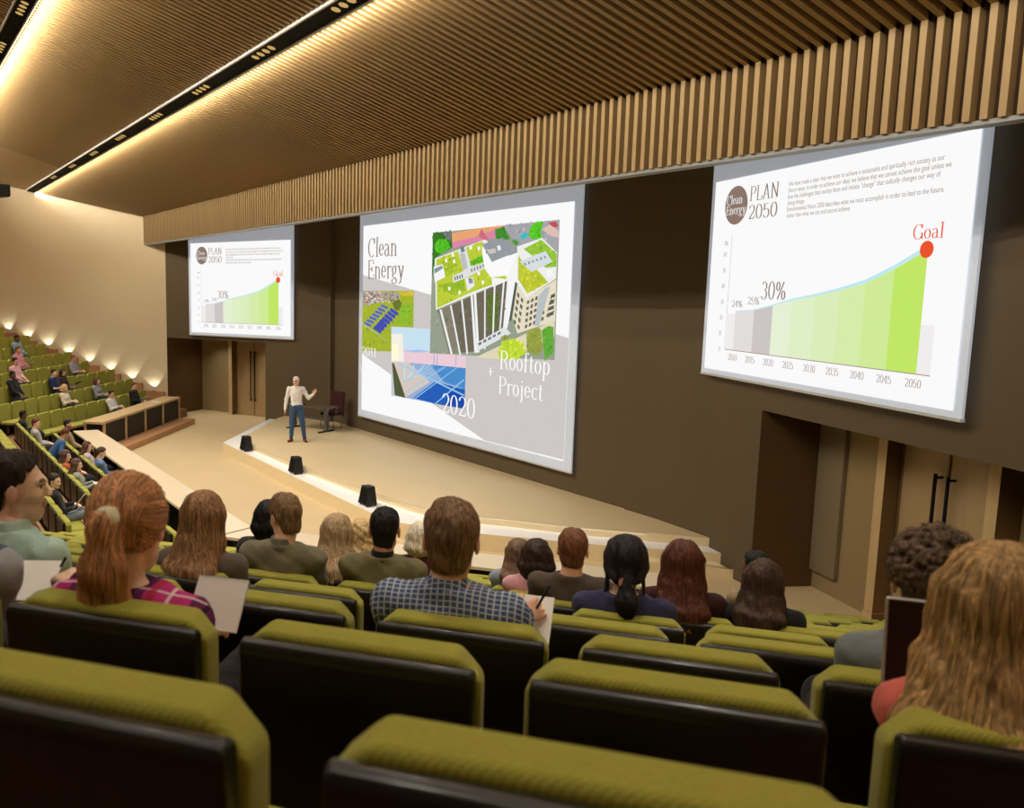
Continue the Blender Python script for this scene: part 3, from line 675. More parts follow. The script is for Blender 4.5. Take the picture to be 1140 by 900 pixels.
 ((105,105,95),[(7.56,3.28),(7.64,3.3),(7.64,3.23),(7.56,3.21)]),
 ((105,105,95),[(7.69,3.32),(7.77,3.34),(7.76,3.27),(7.68,3.25)]),
 ((110,112,100),[(6.85,3.32),(6.93,3.27),(6.91,3.18),(6.83,3.24)]),
 ((110,112,100),[(6.98,3.22),(7.06,3.17),(7.04,3.08),(6.96,3.14)]),
 ((105,105,95),[(7.17,3.02),(7.25,3.05),(7.25,2.97),(7.17,2.95)]),
 ((105,105,95),[(7.3,3.07),(7.38,3.09),(7.38,3.01),(7.3,2.99)]),
 ((105,105,95),[(7.43,3.11),(7.51,3.13),(7.5,3.06),(7.42,3.04)]),
 ((105,105,95),[(7.56,3.15),(7.63,3.18),(7.63,3.1),(7.55,3.08)]),
 ((105,105,95),[(7.68,3.2),(7.76,3.22),(7.75,3.15),(7.68,3.12)]),
 ((110,112,100),[(6.83,3.18),(6.91,3.12),(6.89,3.04),(6.81,3.09)]),
 ((110,112,100),[(6.96,3.07),(7.04,3.02),(7.02,2.94),(6.95,2.99)]),
 ((105,105,95),[(7.16,2.89),(7.24,2.92),(7.24,2.84),(7.16,2.82)]),
 ((105,105,95),[(7.29,2.94),(7.37,2.96),(7.37,2.89),(7.29,2.86)]),
 ((105,105,95),[(7.42,2.98),(7.5,3.01),(7.5,2.93),(7.42,2.91)]),
 ((105,105,95),[(7.55,3.03),(7.63,3.05),(7.62,2.98),(7.54,2.95)]),
 ((105,105,95),[(7.67,3.07),(7.75,3.09),(7.75,3.02),(7.67,3.0)]),
 ((110,112,100),[(6.81,3.03),(6.89,2.98),(6.87,2.89),(6.8,2.95)]),
 ((110,112,100),[(6.94,2.93),(7.02,2.88),(7.0,2.79),(6.93,2.85)]),
 ((105,105,95),[(7.16,2.76),(7.24,2.79),(7.23,2.71),(7.15,2.69)]),
 ((105,105,95),[(7.29,2.81),(7.37,2.83),(7.36,2.76),(7.28,2.73)]),
 ((105,105,95),[(7.42,2.85),(7.49,2.88),(7.49,2.8),(7.41,2.78)]),
 ((105,105,95),[(7.54,2.9),(7.62,2.92),(7.61,2.85),(7.54,2.83)]),
 ((105,105,95),[(7.67,2.94),(7.74,2.97),(7.74,2.89),(7.66,2.87)]),
 ((110,112,100),[(6.79,2.88),(6.87,2.83),(6.85,2.75),(6.78,2.8)]),
 ((110,112,100),[(6.93,2.78),(7.0,2.73),(6.99,2.65),(6.91,2.7)]),
 ((185,192,195),[(7.57,3.4),(7.76,3.56),(7.9,3.59),(7.61,2.77),(7.46,2.76)]),
 ((95,98,90),[(7.93,3.41),(8.05,3.46),(8.03,3.38),(7.91,3.33)]),
 ((95,98,90),[(7.9,3.28),(8.05,3.34),(8.03,3.25),(7.87,3.2)]),
 ((95,98,90),[(7.87,3.16),(8.04,3.21),(8.03,3.13),(7.84,3.08)]),
 ((95,98,90),[(7.84,3.03),(8.04,3.09),(8.03,3.01),(7.81,2.95)]),
 ((225,215,185),[(5.47,1.94),(8.08,2.91),(8.08,2.56),(6.72,1.98)]),
 ((190,215,60),[(6.28,2.14),(6.43,2.37),(6.81,2.46),(7.13,2.37),(7.24,2.17),(6.94,2.01),(6.34,1.96)]),
 ((150,160,70),[(7.22,2.58),(7.41,2.71),(7.66,2.71),(7.76,2.31),(7.6,2.13),(7.26,2.21)]),
 ((100,170,60),[(7.69,2.67),(7.9,2.78),(8.05,2.76),(8.08,2.23),(7.84,2.08),(7.75,2.41)]),
 ((150,155,70),[(6.34,2.45),(6.53,2.53),(6.67,2.47),(6.48,2.39)]),
]
PIC_FIELD=[
 ((165,180,50),[(-0.02,3.44),(2.67,3.46),(2.68,2.51),(1.65,2.49),(1.65,1.81),(0.0,1.72)]),
 ((175,165,150),[(-0.02,3.44),(1.88,3.42),(2.04,3.26),(0.92,3.12),(-0.01,3.01)]),
 ((90,110,140),[(0.47,3.39),(0.56,3.4),(0.58,3.36),(0.48,3.35)]),
 ((220,215,215),[(0.93,3.4),(1.02,3.41),(1.04,3.37),(0.95,3.36)]),
 ((220,215,215),[(0.79,3.16),(0.88,3.17),(0.9,3.13),(0.81,3.12)]),
 ((200,90,100),[(0.44,3.26),(0.54,3.28),(0.55,3.23),(0.46,3.22)]),
 ((200,90,100),[(1.49,3.2),(1.58,3.21),(1.6,3.17),(1.51,3.16)]),
 ((230,220,190),[(0.43,3.15),(0.52,3.16),(0.54,3.12),(0.45,3.11)]),
 ((120,110,110),[(1.54,3.2),(1.63,3.22),(1.64,3.18),(1.56,3.17)]),
 ((230,220,190),[(0.33,3.33),(0.42,3.35),(0.44,3.3),(0.35,3.29)]),
 ((200,90,100),[(1.82,3.2),(1.9,3.21),(1.92,3.17),(1.83,3.16)]),
 ((230,220,190),[(0.18,3.24),(0.27,3.25),(0.29,3.21),(0.19,3.2)]),
 ((120,110,110),[(0.76,3.35),(0.85,3.36),(0.87,3.32),(0.78,3.31)]),
 ((140,160,60),[(0.92,3.4),(1.01,3.41),(1.03,3.37),(0.94,3.36)]),
 ((200,90,100),[(1.59,3.43),(1.68,3.44),(1.7,3.4),(1.61,3.39)]),
 ((140,160,60),[(1.11,3.17),(1.2,3.19),(1.22,3.15),(1.13,3.14)]),
 ((200,90,100),[(0.39,3.29),(0.48,3.31),(0.5,3.27),(0.41,3.26)]),
 ((200,90,100),[(0.84,3.38),(0.93,3.39),(0.95,3.35),(0.86,3.34)]),
 ((220,215,215),[(0.52,3.19),(0.61,3.2),(0.63,3.16),(0.54,3.15)]),
 ((200,90,100),[(0.1,3.23),(0.19,3.25),(0.21,3.2),(0.11,3.19)]),
 ((230,220,190),[(1.01,3.24),(1.1,3.25),(1.12,3.21),(1.03,3.2)]),
 ((120,110,110),[(0.68,3.13),(0.77,3.15),(0.79,3.1),(0.7,3.09)]),
 ((230,220,190),[(0.14,3.15),(0.23,3.16),(0.25,3.12),(0.16,3.11)]),
 ((200,90,100),[(1.22,3.35),(1.31,3.36),(1.32,3.32),(1.24,3.31)]),
 ((230,220,190),[(0.85,3.25),(0.94,3.27),(0.96,3.23),(0.87,3.22)]),
 ((220,215,215),[(1.09,3.17),(1.18,3.18),(1.19,3.14),(1.1,3.13)]),
 ((200,90,100),[(1.6,3.23),(1.68,3.24),(1.7,3.2),(1.61,3.19)]),
 ((120,110,110),[(1.46,3.25),(1.55,3.27),(1.57,3.23),(1.48,3.22)]),
 ((200,90,100),[(0.25,3.14),(0.34,3.16),(0.36,3.11),(0.27,3.1)]),
 ((230,220,190),[(0.89,3.41),(0.98,3.42),(1.0,3.38),(0.91,3.37)]),
 ((200,90,100),[(0.17,3.13),(0.27,3.15),(0.28,3.1),(0.19,3.09)]),
 ((220,215,215),[(1.41,3.16),(1.5,3.17),(1.52,3.13),(1.43,3.12)]),
 ((120,110,110),[(0.64,3.33),(0.73,3.34),(0.75,3.3),(0.65,3.29)]),
 ((140,160,60),[(1.48,3.31),(1.57,3.33),(1.58,3.28),(1.5,3.27)]),
 ((140,160,60),[(1.3,3.4),(1.39,3.42),(1.41,3.38),(1.32,3.37)]),
 ((120,110,110),[(0.38,3.29),(0.48,3.3),(0.49,3.26),(0.4,3.25)]),
 ((120,110,110),[(0.5,3.25),(0.59,3.26),(0.61,3.22),(0.51,3.21)]),
 ((220,215,215),[(0.65,3.42),(0.74,3.43),(0.76,3.39),(0.67,3.38)]),
 ((200,90,100),[(0.89,3.32),(0.98,3.33),(1.0,3.29),(0.91,3.28)]),
 ((90,110,140),[(1.88,3.27),(1.96,3.29),(1.98,3.25),(1.89,3.24)]),
 ((120,110,110),[(1.85,3.31),(1.93,3.33),(1.95,3.29),(1.86,3.28)]),
 ((230,220,190),[(0.23,3.4),(0.32,3.41),(0.34,3.37),(0.24,3.36)]),
 ((120,110,110),[(0.34,3.22),(0.43,3.23),(0.45,3.19),(0.36,3.18)]),
 ((140,160,60),[(1.17,3.27),(1.26,3.28),(1.28,3.24),(1.19,3.23)]),
 ((220,215,215),[(0.5,3.13),(0.59,3.14),(0.61,3.1),(0.52,3.09)]),
 ((90,110,140),[(1.59,3.35),(1.67,3.36),(1.69,3.32),(1.6,3.31)]),
 ((120,110,110),[(1.25,3.37),(1.34,3.38),(1.36,3.34),(1.27,3.33)]),
 ((220,215,215),[(0.48,3.3),(0.57,3.31),(0.59,3.27),(0.5,3.26)]),
 ((230,220,190),[(0.44,3.29),(0.53,3.3),(0.55,3.26),(0.45,3.25)]),
 ((90,110,140),[(1.69,3.2),(1.77,3.21),(1.79,3.17),(1.7,3.16)]),
 ((200,90,100),[(0.37,3.41),(0.47,3.42),(0.48,3.38),(0.39,3.37)]),
 ((120,110,110),[(0.48,3.36),(0.57,3.37),(0.59,3.33),(0.5,3.32)]),
 ((200,90,100),[(0.82,3.35),(0.91,3.36),(0.92,3.32),(0.83,3.31)]),
 ((140,160,60),[(0.11,3.14),(0.2,3.16),(0.22,3.11),(0.13,3.1)]),
 ((230,220,190),[(0.24,3.25),(0.33,3.26),(0.35,3.22),(0.25,3.21)]),
 ((230,220,190),[(1.26,3.2),(1.35,3.22),(1.37,3.17),(1.28,3.16)]),
 ((90,110,140),[(0.08,3.3),(0.18,3.32),(0.2,3.27),(0.1,3.26)]),
 ((120,110,110),[(0.42,3.16),(0.52,3.18),(0.54,3.14),(0.44,3.13)]),
 ((230,220,190),[(0.66,3.23),(0.76,3.25),(0.78,3.2),(0.68,3.19)]),
 ((120,110,110),[(0.62,3.3),(0.71,3.31),(0.73,3.27),(0.64,3.26)]),
 ((200,90,100),[(1.26,3.23),(1.35,3.25),(1.37,3.2),(1.28,3.19)]),
 ((90,110,140),[(0.67,3.31),(0.76,3.32),(0.78,3.28),(0.68,3.27)]),
 ((110,120,50),[(1.65,3.13),(1.96,3.22),(2.15,3.14),(2.01,2.93),(1.81,2.93)]),
 ((120,190,50),[(2.12,3.06),(2.66,3.11),(2.66,3.08),(2.08,3.01)]),
 ((120,190,50),[(2.09,2.99),(2.66,3.03),(2.66,3.0),(2.05,2.94)]),
 ((120,190,50),[(2.06,2.92),(2.66,2.95),(2.66,2.92),(2.03,2.87)]),
 ((120,190,50),[(2.03,2.85),(2.66,2.87),(2.67,2.84),(2.0,2.8)]),
 ((120,190,50),[(2.01,2.77),(2.67,2.79),(2.67,2.76),(1.97,2.73)]),
 ((120,190,50),[(1.98,2.7),(2.67,2.71),(2.67,2.68),(1.94,2.66)]),
 ((120,190,50),[(1.95,2.63),(2.67,2.63),(2.67,2.6),(1.91,2.59)]),
 ((215,190,60),[(1.95,3.42),(2.67,3.45),(2.68,3.31),(2.11,3.34)]),
 ((92,105,190),[(1.09,3.08),(1.45,3.02),(1.43,2.95),(1.04,3.02)]),
 ((70,80,175),[(1.58,3.0),(1.97,2.88),(1.94,2.78),(1.54,2.91)]),
 ((92,105,190),[(0.94,3.0),(1.31,2.93),(1.29,2.86),(0.89,2.93)]),
 ((70,80,175),[(1.45,2.92),(1.84,2.8),(1.81,2.7),(1.4,2.83)]),
 ((92,105,190),[(0.79,2.91),(1.17,2.85),(1.14,2.78),(0.74,2.84)]),
 ((70,80,175),[(1.32,2.84),(1.71,2.71),(1.67,2.61),(1.25,2.74)]),
 ((92,105,190),[(0.64,2.83),(1.02,2.76),(1.0,2.69),(0.59,2.76)]),
 ((70,80,175),[(1.19,2.75),(1.58,2.63),(1.53,2.53),(1.11,2.65)]),
 ((92,105,190),[(0.49,2.74),(0.87,2.68),(0.85,2.61),(0.44,2.67)]),
 ((70,80,175),[(1.07,2.67),(1.44,2.54),(1.38,2.44),(0.96,2.57)]),
 ((92,105,190),[(0.33,2.65),(0.72,2.59),(0.7,2.52),(0.28,2.58)]),
 ((70,80,175),[(0.93,2.58),(1.31,2.46),(1.24,2.35),(0.81,2.48)]),
 ((92,105,190),[(0.18,2.56),(0.57,2.5),(0.55,2.43),(0.13,2.49)]),
 ((70,80,175),[(0.8,2.49),(1.17,2.37),(1.09,2.26),(0.66,2.39)]),
 ((190,195,170),[(0.12,2.52),(1.44,2.08),(1.48,2.06),(0.09,2.49)]),
]
PIC_SUNSET=[
 ((200,225,240),[(1.65,2.49),(3.55,2.51),(3.57,1.96),(1.67,1.87)]),
 ((235,205,215),[(1.67,1.87),(3.57,1.96),(5.03,1.92),(5.04,1.65),(1.68,1.54)]),
 ((245,240,225),[(1.66,2.29),(2.22,2.32),(2.32,1.59),(1.68,1.54)]),
 ((255,250,215),[(1.7,2.02),(2.01,2.04),(2.07,1.61),(1.71,1.58)]),
 ((170,195,235),[(2.24,1.87),(3.04,1.96),(3.54,1.94),(2.9,1.87)]),
 ((195,200,205),[(1.68,1.54),(5.04,1.65),(5.05,0.67),(1.71,0.61)]),
 ((85,90,60),[(1.72,1.5),(1.86,1.51),(2.43,0.63),(1.89,0.64)]),
 ((215,200,190),[(1.79,1.55),(2.55,1.58),(3.91,1.21),(3.23,0.82),(2.43,0.64)]),
 ((150,175,215),[(2.55,1.58),(3.55,1.61),(4.69,1.1),(3.59,0.64),(2.43,0.64),(3.57,1.17)]),
 ((75,140,205),[(3.55,1.61),(5.04,1.65),(5.04,1.14),(4.17,1.23)]),
 ((40,95,185),[(3.77,1.19),(5.04,1.14),(5.04,0.67),(3.79,0.64),(2.8,0.67)]),
 ((30,75,170),[(4.44,1.03),(5.04,1.02),(5.04,0.67),(4.2,0.65)]),
 ((185,225,245),[(2.32,1.52),(2.37,1.53),(2.41,1.14),(2.31,1.11)]),
 ((185,225,245),[(2.81,1.55),(2.85,1.55),(2.64,1.19),(2.53,1.16)]),
 ((185,225,245),[(3.27,1.57),(3.32,1.57),(2.85,1.23),(2.75,1.21)]),
 ((185,225,245),[(3.72,1.59),(3.76,1.6),(3.07,1.28),(2.97,1.25)]),
 ((185,225,245),[(4.16,1.61),(4.2,1.62),(3.28,1.32),(3.18,1.3)]),
 ((185,225,245),[(4.57,1.63),(4.61,1.64),(3.49,1.36),(3.39,1.34)]),
 ((150,205,240),[(2.09,1.53),(5.01,1.01),(5.01,0.97),(2.06,1.5)]),
 ((150,205,240),[(4.99,1.39),(3.79,0.64),(3.86,0.65),(4.99,1.35)]),
 ((150,205,240),[(4.16,1.6),(2.46,0.81),(2.5,0.79),(4.22,1.6)]),
 ((150,205,240),[(4.67,1.63),(2.87,0.67),(2.93,0.67),(4.73,1.64)]),
 ((150,205,240),[(3.55,1.61),(2.34,1.05),(2.36,1.03),(3.62,1.61)]),
 ((110,160,215),[(3.71,1.88),(3.74,1.89),(3.74,1.58),(3.71,1.58)]),
 ((110,160,215),[(3.85,1.89),(3.87,1.9),(3.87,1.59),(3.84,1.59)]),
 ((110,160,215),[(4.64,1.95),(4.66,1.95),(4.66,1.66),(4.64,1.66)]),
]

# centre screen on the stage wall
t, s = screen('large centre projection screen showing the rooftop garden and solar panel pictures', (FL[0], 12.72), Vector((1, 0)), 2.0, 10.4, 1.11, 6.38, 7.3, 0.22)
def pic(name, data, step=0.0004, d0=0.016):
    fl = Flat()
    rn = random.Random(7)
    for i, (c, p) in enumerate(data):
        p = [(min(8.4, max(0, a_)), min(5.27, max(0, b_))) for a_, b_ in p]
        fl.poly(p, c, d0 + i * step)
        green = c[1] > c[2] + 60; grey = max(c) - min(c) < 60 and 90 < c[0] < 180
        if not (green or grey): continue
        xs = [q[0] for q in p]; zs = [q[1] for q in p]; ar = (max(xs) - min(xs)) * (max(zs) - min(zs))
        for _ in range(int(min(220, ar * (150 if green else 70)))):
            x, z = rn.uniform(min(xs), max(xs)), rn.uniform(min(zs), max(zs)); ins = False; n = len(p)
            for k in range(n):
                a, b_ = p[k], p[(k + 1) % n]
                if (a[1] > z) != (b_[1] > z) and x < (b_[0] - a[0]) * (z - a[1]) / (b_[1] - a[1]) + a[0]: ins = not ins
            if not ins: continue
            j = rn.uniform(.72, 1.28); r = rn.uniform(.015, .045); cc = (min(255, c[0] * j), min(255, c[1] * (j * .5 + .5)), min(255, c[2] * j))
            fl.poly([(x - r, z - r * .5), (x + r * .4, z - r), (x + r, z + r * .6), (x - r * .3, z + r)], cc, d0 + (i + .5) * step)
    fl.xf(1, 1, 2.0, 1.11)
    return fl.build(name, s)
pic('grey_slide_shape', PIC_SLIDE_SHAPE, d0=0.014)
pic('solar_field_picture', PIC_FIELD)
pic('sunset_solar_panel_picture', PIC_SUNSET, d0=0.055)
pic('green_roof_picture', PIC_ROOF, 0.0003, 0.07)
fl = Flat()
write(fl, 'Clean', 0.28, 4.39, 0.50, TAUPE, width=1.58); write(fl, 'Energy', 0.29, 3.79, 0.50, TAUPE, width=1.92)
fl.xf(1, 1, 2.0, 1.11); fl.build('clean_energy_text', s)
WH = (252, 252, 252)
for tx, x_, z_, h_, w_, d_ in (('2011', .14, 1.60, .25, .82, .10), ('2020', 4.18, .49, .46, 1.36, .11), ('Rooftop', 6.38, 1.76, .40, 1.66, .13), ('Project', 6.36, 1.20, .38, 1.50, .13), ('+', 5.93, 1.52, .33, .24, .11)):
    fl = Flat(); write(fl, tx, x_, z_, h_, WH, width=w_, d=d_); fl.xf(1, 1, 2.0, 1.11); fl.build('caption_text', s)
# near (right) screen
o = (RC[0] - nr.x * 0.19, RC[1] - nr.y * 0.19)
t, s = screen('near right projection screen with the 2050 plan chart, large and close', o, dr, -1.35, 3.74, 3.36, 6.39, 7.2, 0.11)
plan_slide(t, s, -1.35, 3.36, 5.09, 3.03)
# far (left) screen
o = (LC[0] - nl.x * 0.12, LC[1] - nl.y * 0.12)
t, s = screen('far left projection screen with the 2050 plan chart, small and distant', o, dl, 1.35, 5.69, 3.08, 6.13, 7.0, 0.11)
plan_slide(t, s, 1.35, 3.08, 4.34, 3.05)
# ================================================================ desks, stage furniture
def desk_run(name, label, pts_out, pts_in, z, group=None):
    b = MB(); b.prism(list(pts_out) + list(pts_in)[::-1], z - 0.05, z)
    t = thing(name, label, 'desk', (pts_out[0][0], pts_out[0][1], 0), 0, group)
    Mi = Matrix.Translation((-pts_out[0][0], -pts_out[0][1], 0))
    b = MB(); b.prism(list(pts_out) + list(pts_in)[::-1], z - 0.05, z, Mi); b.build('desk_top', M['desk_top'], t, bevel=0.006)
    b = MB()
    for a, c in zip(pts_out[:-1], pts_out[1:]):
        A = Vector(a); B_ = Vector(c); d = (B_ - A).normalized(); n = Vector((d.y, -d.x))
        q = [A + n * 0.10, B_ + n * 0.10, B_ + n * 0.13, A + n * 0.13]
        b.prism([tuple(x) for x in q], 0.02, z - 0.05, Mi)
    b.build('front_panel', M['black'], t)
    ins = [Vector(p) for p in pts_in]
    for a, c in zip(ins[:-1], ins[1:]):
        n = max(2, int((c - a).length / 2.5))
        for i in range(n + 1):
            p = a + (c - a) * ((i + 0.08) / (n + 0.16)); dd = (c - a).normalized(); nn_ = Vector((-dd.y, dd.x))
            b = MB(); q = [p, p + dd * 0.04, p + dd * 0.04 + nn_ * 0.45, p + nn_ * 0.45]
            b.prism([tuple(x) for x in q], 0.0, z - 0.05, Mi); b.build('leg', M['black'], t)
    return t
desk_run('front_row_desk', 'long pale desk running in front of the middle block of seats', [(-24.0, 5.38), (-13.15, 5.45)], [(-24.1, 4.72), (-12.90, 4.76)], 0.75)
desk_run('front_row_desk', 'long pale desk in front of the near block, closest to the stage steps', [(-13.10, 5.47), (-8.50, 9.76)], [(-12.86, 4.78), (-8.02, 9.29)], 0.75)
# far desk with black panels on its plinth
A = Vector((-24.24, 5.60)); Bv = Vector((-28.65, 9.27)); dd = (Bv - A).normalized(); nn_ = Vector((dd.y, -dd.x))   # nn_ points at the stage
if nn_.dot(Vector((1, 1))) < 0: nn_ = -nn_
Md = Matrix(((dd.x, nn_.x, 0, A.x), (dd.y, nn_.y, 0, A.y), (0, 0, 1, 0), (0, 0, 0, 1)))
Ld = (Bv - A).length
b = MB(); b.box(-0.55, -1.25, 0, Ld + 0.05, 0.50, 0.17, Md); struct('floor_plinth', b, M['wood_red'])
t = thing('panel_desk', 'far desk with pale top and four black front panels on a wooden plinth', 'desk', (A.x, A.y, 0.17), math.atan2(dd.y, dd.x))
sgn = 1 if nn_.dot(Vector((-dd.y, dd.x))) > 0 else -1
b = MB(); b.box(-0.06, min(0, -0.62 * sgn), 0.68, Ld, max(0, -0.62 * sgn), 0.75); b.build('desk_top', M['wood'], t, bevel=0.006)
for i in range(5):
    x = 0.02 + i * (Ld - 0.14) / 4
    b = MB(); b.box(x, -0.03 * sgn - 0.03, 0, x + 0.09, -0.03 * sgn + 0.03, 0.68); b.build('post', M['wood'], t)
for i in range(4):
    x = 0.11 + i * (Ld - 0.14) / 4
    b = MB(); b.box(x, -0.045 * sgn - 0.012, 0.03, x + (Ld - 0.14) / 4 - 0.09, -0.045 * sgn + 0.012, 0.67); b.build('front_panel', M['black'], t)
b = MB(); b.box(0.03, -0.55 * sgn if sgn > 0 else 0.06, 0.02, 0.05, -0.06 * sgn if sgn > 0 else 0.55, 0.67); b.build('side_panel', M['black'], t)
b = MB(); b.box(0.02, -0.62 * sgn if sgn > 0 else 0.55, 0.0, 0.08, -0.55 * sgn if sgn > 0 else 0.62, 0.68); b.build('post', M['wood'], t)
# papers on the far desk
for i, (s_, o_) in enumerate(((4.3, -0.30),)):
    b = MB(); b.box(-0.10, -0.15, 0, 0.10, 0.15, 0.004)
    p_ = b.build('paper_sheet', M['paper']); q = Md @ Vector((s_, o_, 0.922)); p_.location = q; p_.rotation_euler = (0, 0, 2.2)
    tag(p_, 'white paper sheet lying on the far desk with black panels', 'paper')

# floor monitors on the stage edge
def monitor(x, y, rz, label):
    t = thing('stage_monitor', label, 'loudspeaker', (x, y, 0.31), rz, 'black monitors on the stage edge')
    b = MB()
    # wedge: wide base tapering to the top, front (towards +y) leaning
    pr = [(-0.19, -0.14), (0.19, -0.14), (0.15, 0.12), (-0.15, 0.12)]
    tp = [(-0.13, -0.09), (0.13, -0.09), (0.10, 0.09), (-0.10, 0.09)]
    vs = [(p[0], p[1], 0.03) for p in pr] + [(p[0], p[1], 0.40) for p in tp]
    b.add(vs, [(0, 3, 2, 1), (4, 5, 6, 7), (0, 1, 5, 4), (1, 2, 6, 5), (2, 3, 7, 6), (3, 0, 4, 7)])
    b.build('cabinet', M['black'], t, bevel=0.012)
    b = MB(); b.box(-0.12, -0.165, 0.07, 0.12, -0.150, 0.35, Matrix.Rotation(0.0, 4, 'X')); 
    b = MB(); b.add([(-0.15, -0.141, 0.06), (0.15, -0.141, 0.06), (0.115, -0.100, 0.36), (-0.115, -0.100, 0.36)], [(0, 1, 2, 3)]); b.build('grille', M['black_metal'], t)
    for sx in (-0.13, 0.13):
        for sy in (-0.10, 0.08):
            b = MB(); b.tube([(sx, sy, 0), (sx, sy, 0.032)], 0.015, 8); b.build('foot', M['black_metal'], t)
monitor(-21.55, 8.815, 0.0, 'leftmost of the three black stage monitors, nearest the presenter')
monitor(-18.42, 8.80, 0.0, 'middle one of the three black stage monitors')
monitor(-15.08, 8.82, 0.03, 'rightmost of the three black stage monitors')

# table and chair behind the presenter
ang = math.atan2(11.41 - 10.95, -22.41 + 23.60)
t = thing('presenter_table', 'dark table with grey steel T-legs behind the presenter', 'table', (-23.1, 11.48, 0.465), ang)
b = MB(); b.box(-0.80, -0.36, 0.71, 0.80, 0.36, 0.74); b.build('table_top', M['table'], t, bevel=0.008)
for sx in (-0.63, 0.63):
    b = MB(); b.box(sx - 0.045, -0.05, 0.03, sx + 0.045, 0.05, 0.71); b.box(sx - 0.02, -0.30, 0.66, sx + 0.02, 0.30, 0.71); b.build('leg', M['steel'], t, bevel=0.004)
    b = MB(); b.box(sx - 0.035, -0.33, 0.0, sx + 0.035, 0.33, 0.035); b.build('foot', M['black_metal'], t, bevel=0.01)
b = MB(); b.box(-0.6, -0.015, 0.32, 0.6, 0.015, 0.38); b.build('crossbar', M['steel'], t)
o_ = MB(); o_.box(-0.11, -0.06, 0, 0.11, 0.06, 0.025)
o_ = o_.build('remote_control', M['black'], bevel=0.006); o_.location = (-23.25, 11.30, 1.206); o_.rotation_euler = (0, 0, ang)
tag(o_, 'small black device lying on the dark table', 'remote control')
t = thing('office_chair', 'dark red upholstered chair standing behind the stage table', 'chair', (-22.98, 12.12, 0.465), -2.65)
b = MB(); b.box(-0.24, -0.24, 0.42, 0.24, 0.24, 0.50); b.build('seat', M['darkred'], t, bevel=0.03, seg=3)
b = MB(); b.box(-0.25, -0.30, 0.40, 0.25, -0.23, 1.12, Matrix.Rotation(0.08, 4, 'X')); b.build('backrest', M['darkred'], t, bevel=0.025, seg=3)
for sx in (-0.27, 0.27):
    b = MB(); b.tube([(sx, -0.22, 0.45), (sx, -0.22, 0.66), (sx, 0.15, 0.66), (sx, 0.15, 0.45)], 0.014, 8); b.build('armrest', M['steel'], t, smooth=True)
    for sy in (-0.2, 0.2):
        b = MB(); b.tube([(sx * 0.85, sy, 0.0), (sx * 0.85, sy, 0.44)], 0.013, 8); b.build('leg', M['steel'], t, smooth=True)

# ceiling projector hung at the left
t = thing('ceiling_projector', 'black projector hanging from the ceiling near the far side wall', 'projector', (-16.41, 1.91, 6.38), 0.4)
b = MB(); b.box(-0.30, -0.24, -0.13, 0.30, 0.24, 0.09); b.build('housing', M['black'], t, bevel=0.03, seg=3)
b = MB(); b.tube([(0.1, 0.23, -0.02), (0.1, 0.30, -0.02)], 0.07, 16); b.build('lens', M['black_metal'], t)
b = MB(); b.tube([(0, 0, 0.09), (0, 0, 2.3)], 0.025, 10); b.box(-0.12, -0.12, 0.08, 0.12, 0.12, 0.14); b.build('mounting_pole', M['black_metal'], t)

# ================================================================ auditorium seats
def profile_prism(pts_yz, x0, x1):
    """extrude a y-z profile along x, returns MB"""
    b = MB(); n = len(pts_yz)
    b.add([(x0, p[0], p[1]) for p in pts_yz] + [(x1, p[0], p[1]) for p in pts_yz],
          [tuple(range(n))[::-1], tuple(range(n, 2 * n))] + [(i, (i + 1) % n, n + (i + 1) % n, n + i) for i in range(n)])
    return b
def seat_proto():
    root = thing('auditorium_seat', 'seat', 'seat')
    # backrest cushion: chamfered upper corners, soft edges
    b = MB(); w = 0.268; z0, z1 = 0.36, 0.858
    outline = [(-w, z0), (w, z0), (w, z1 - 0.055), (w - 0.05, z1), (-w + 0.05, z1), (-w, z1 - 0.055)]
    n = len(outline)
    vs = [(p[0], -0.002, p[1] if p[1] < z1 - 0.03 else p[1] - 0.014) for p in outline] + [(p[0] * 0.985, 0.085, p[1] - (0.012 if p[1] > 0.7 else 0)) for p in outline]
    b.add(vs, [tuple(range(n)), tuple(range(n, 2 * n))[::-1]] + [((i + 1) % n, i, n + i, n + (i + 1) % n) for i in range(n)])
    b.build('backrest', M['lime'], root, bevel=0.016, seg=3)
    # rear shell with a rolled top lip
    prof = [(0.004, 0.24), (-0.030, 0.25), (-0.038, 0.60), (-0.040, 0.775), (-0.045, 0.80), (-0.042, 0.822), (-0.028, 0.834), (-0.010, 0.832), (0.004, 0.82)]
    profile_prism(prof, -0.256, 0.256).build('back_shell', M['shell'], root, bevel=0.012, seg=3)
    b = MB(); b.box(-0.285, 0.13, 0.30, 0.285, 0.56, 0.385); b.build('seat_cushion', M['lime'], root, bevel=0.025, seg=3)
    b = MB(); b.box(-0.26, 0.06, 0.255, 0.26, 0.52, 0.305); b.build('seat_pan', M['black'], root)
    for sx in (-0.24, 0.24):
        b = MB(); b.box(sx - 0.025, 0.05, 0.0, sx + 0.025, 0.30, 0.26); b.box(sx - 0.035, 0.02, 0.0, sx + 0.035, 0.38, 0.02); b.build('leg', M['black_metal'], root)
    return root
ORD = ['', 'first', 'second', 'third', 'fourth', 'fifth', 'sixth', 'seventh', 'eighth', 'ninth', 'tenth', 'eleventh', 'twelfth', 'thirteenth', 'fourteenth',
       'fifteenth', 'sixteenth', 'seventeenth', 'eighteenth', 'nineteenth', 'twentieth', 'twenty-first', 'twenty-second', 'twenty-third', 'twenty-fourth']
proto = seat_proto(); first_used = [False]
def put_seat(x, y, z, rz, label, group):
    if not first_used[0]: o = proto; first_used[0] = True
    else: o = copy_tree(proto)
    o.location = (x, y, z); o.rotation_euler = (0, 0, rz); o['label'] = label; o['group'] = group
    return o
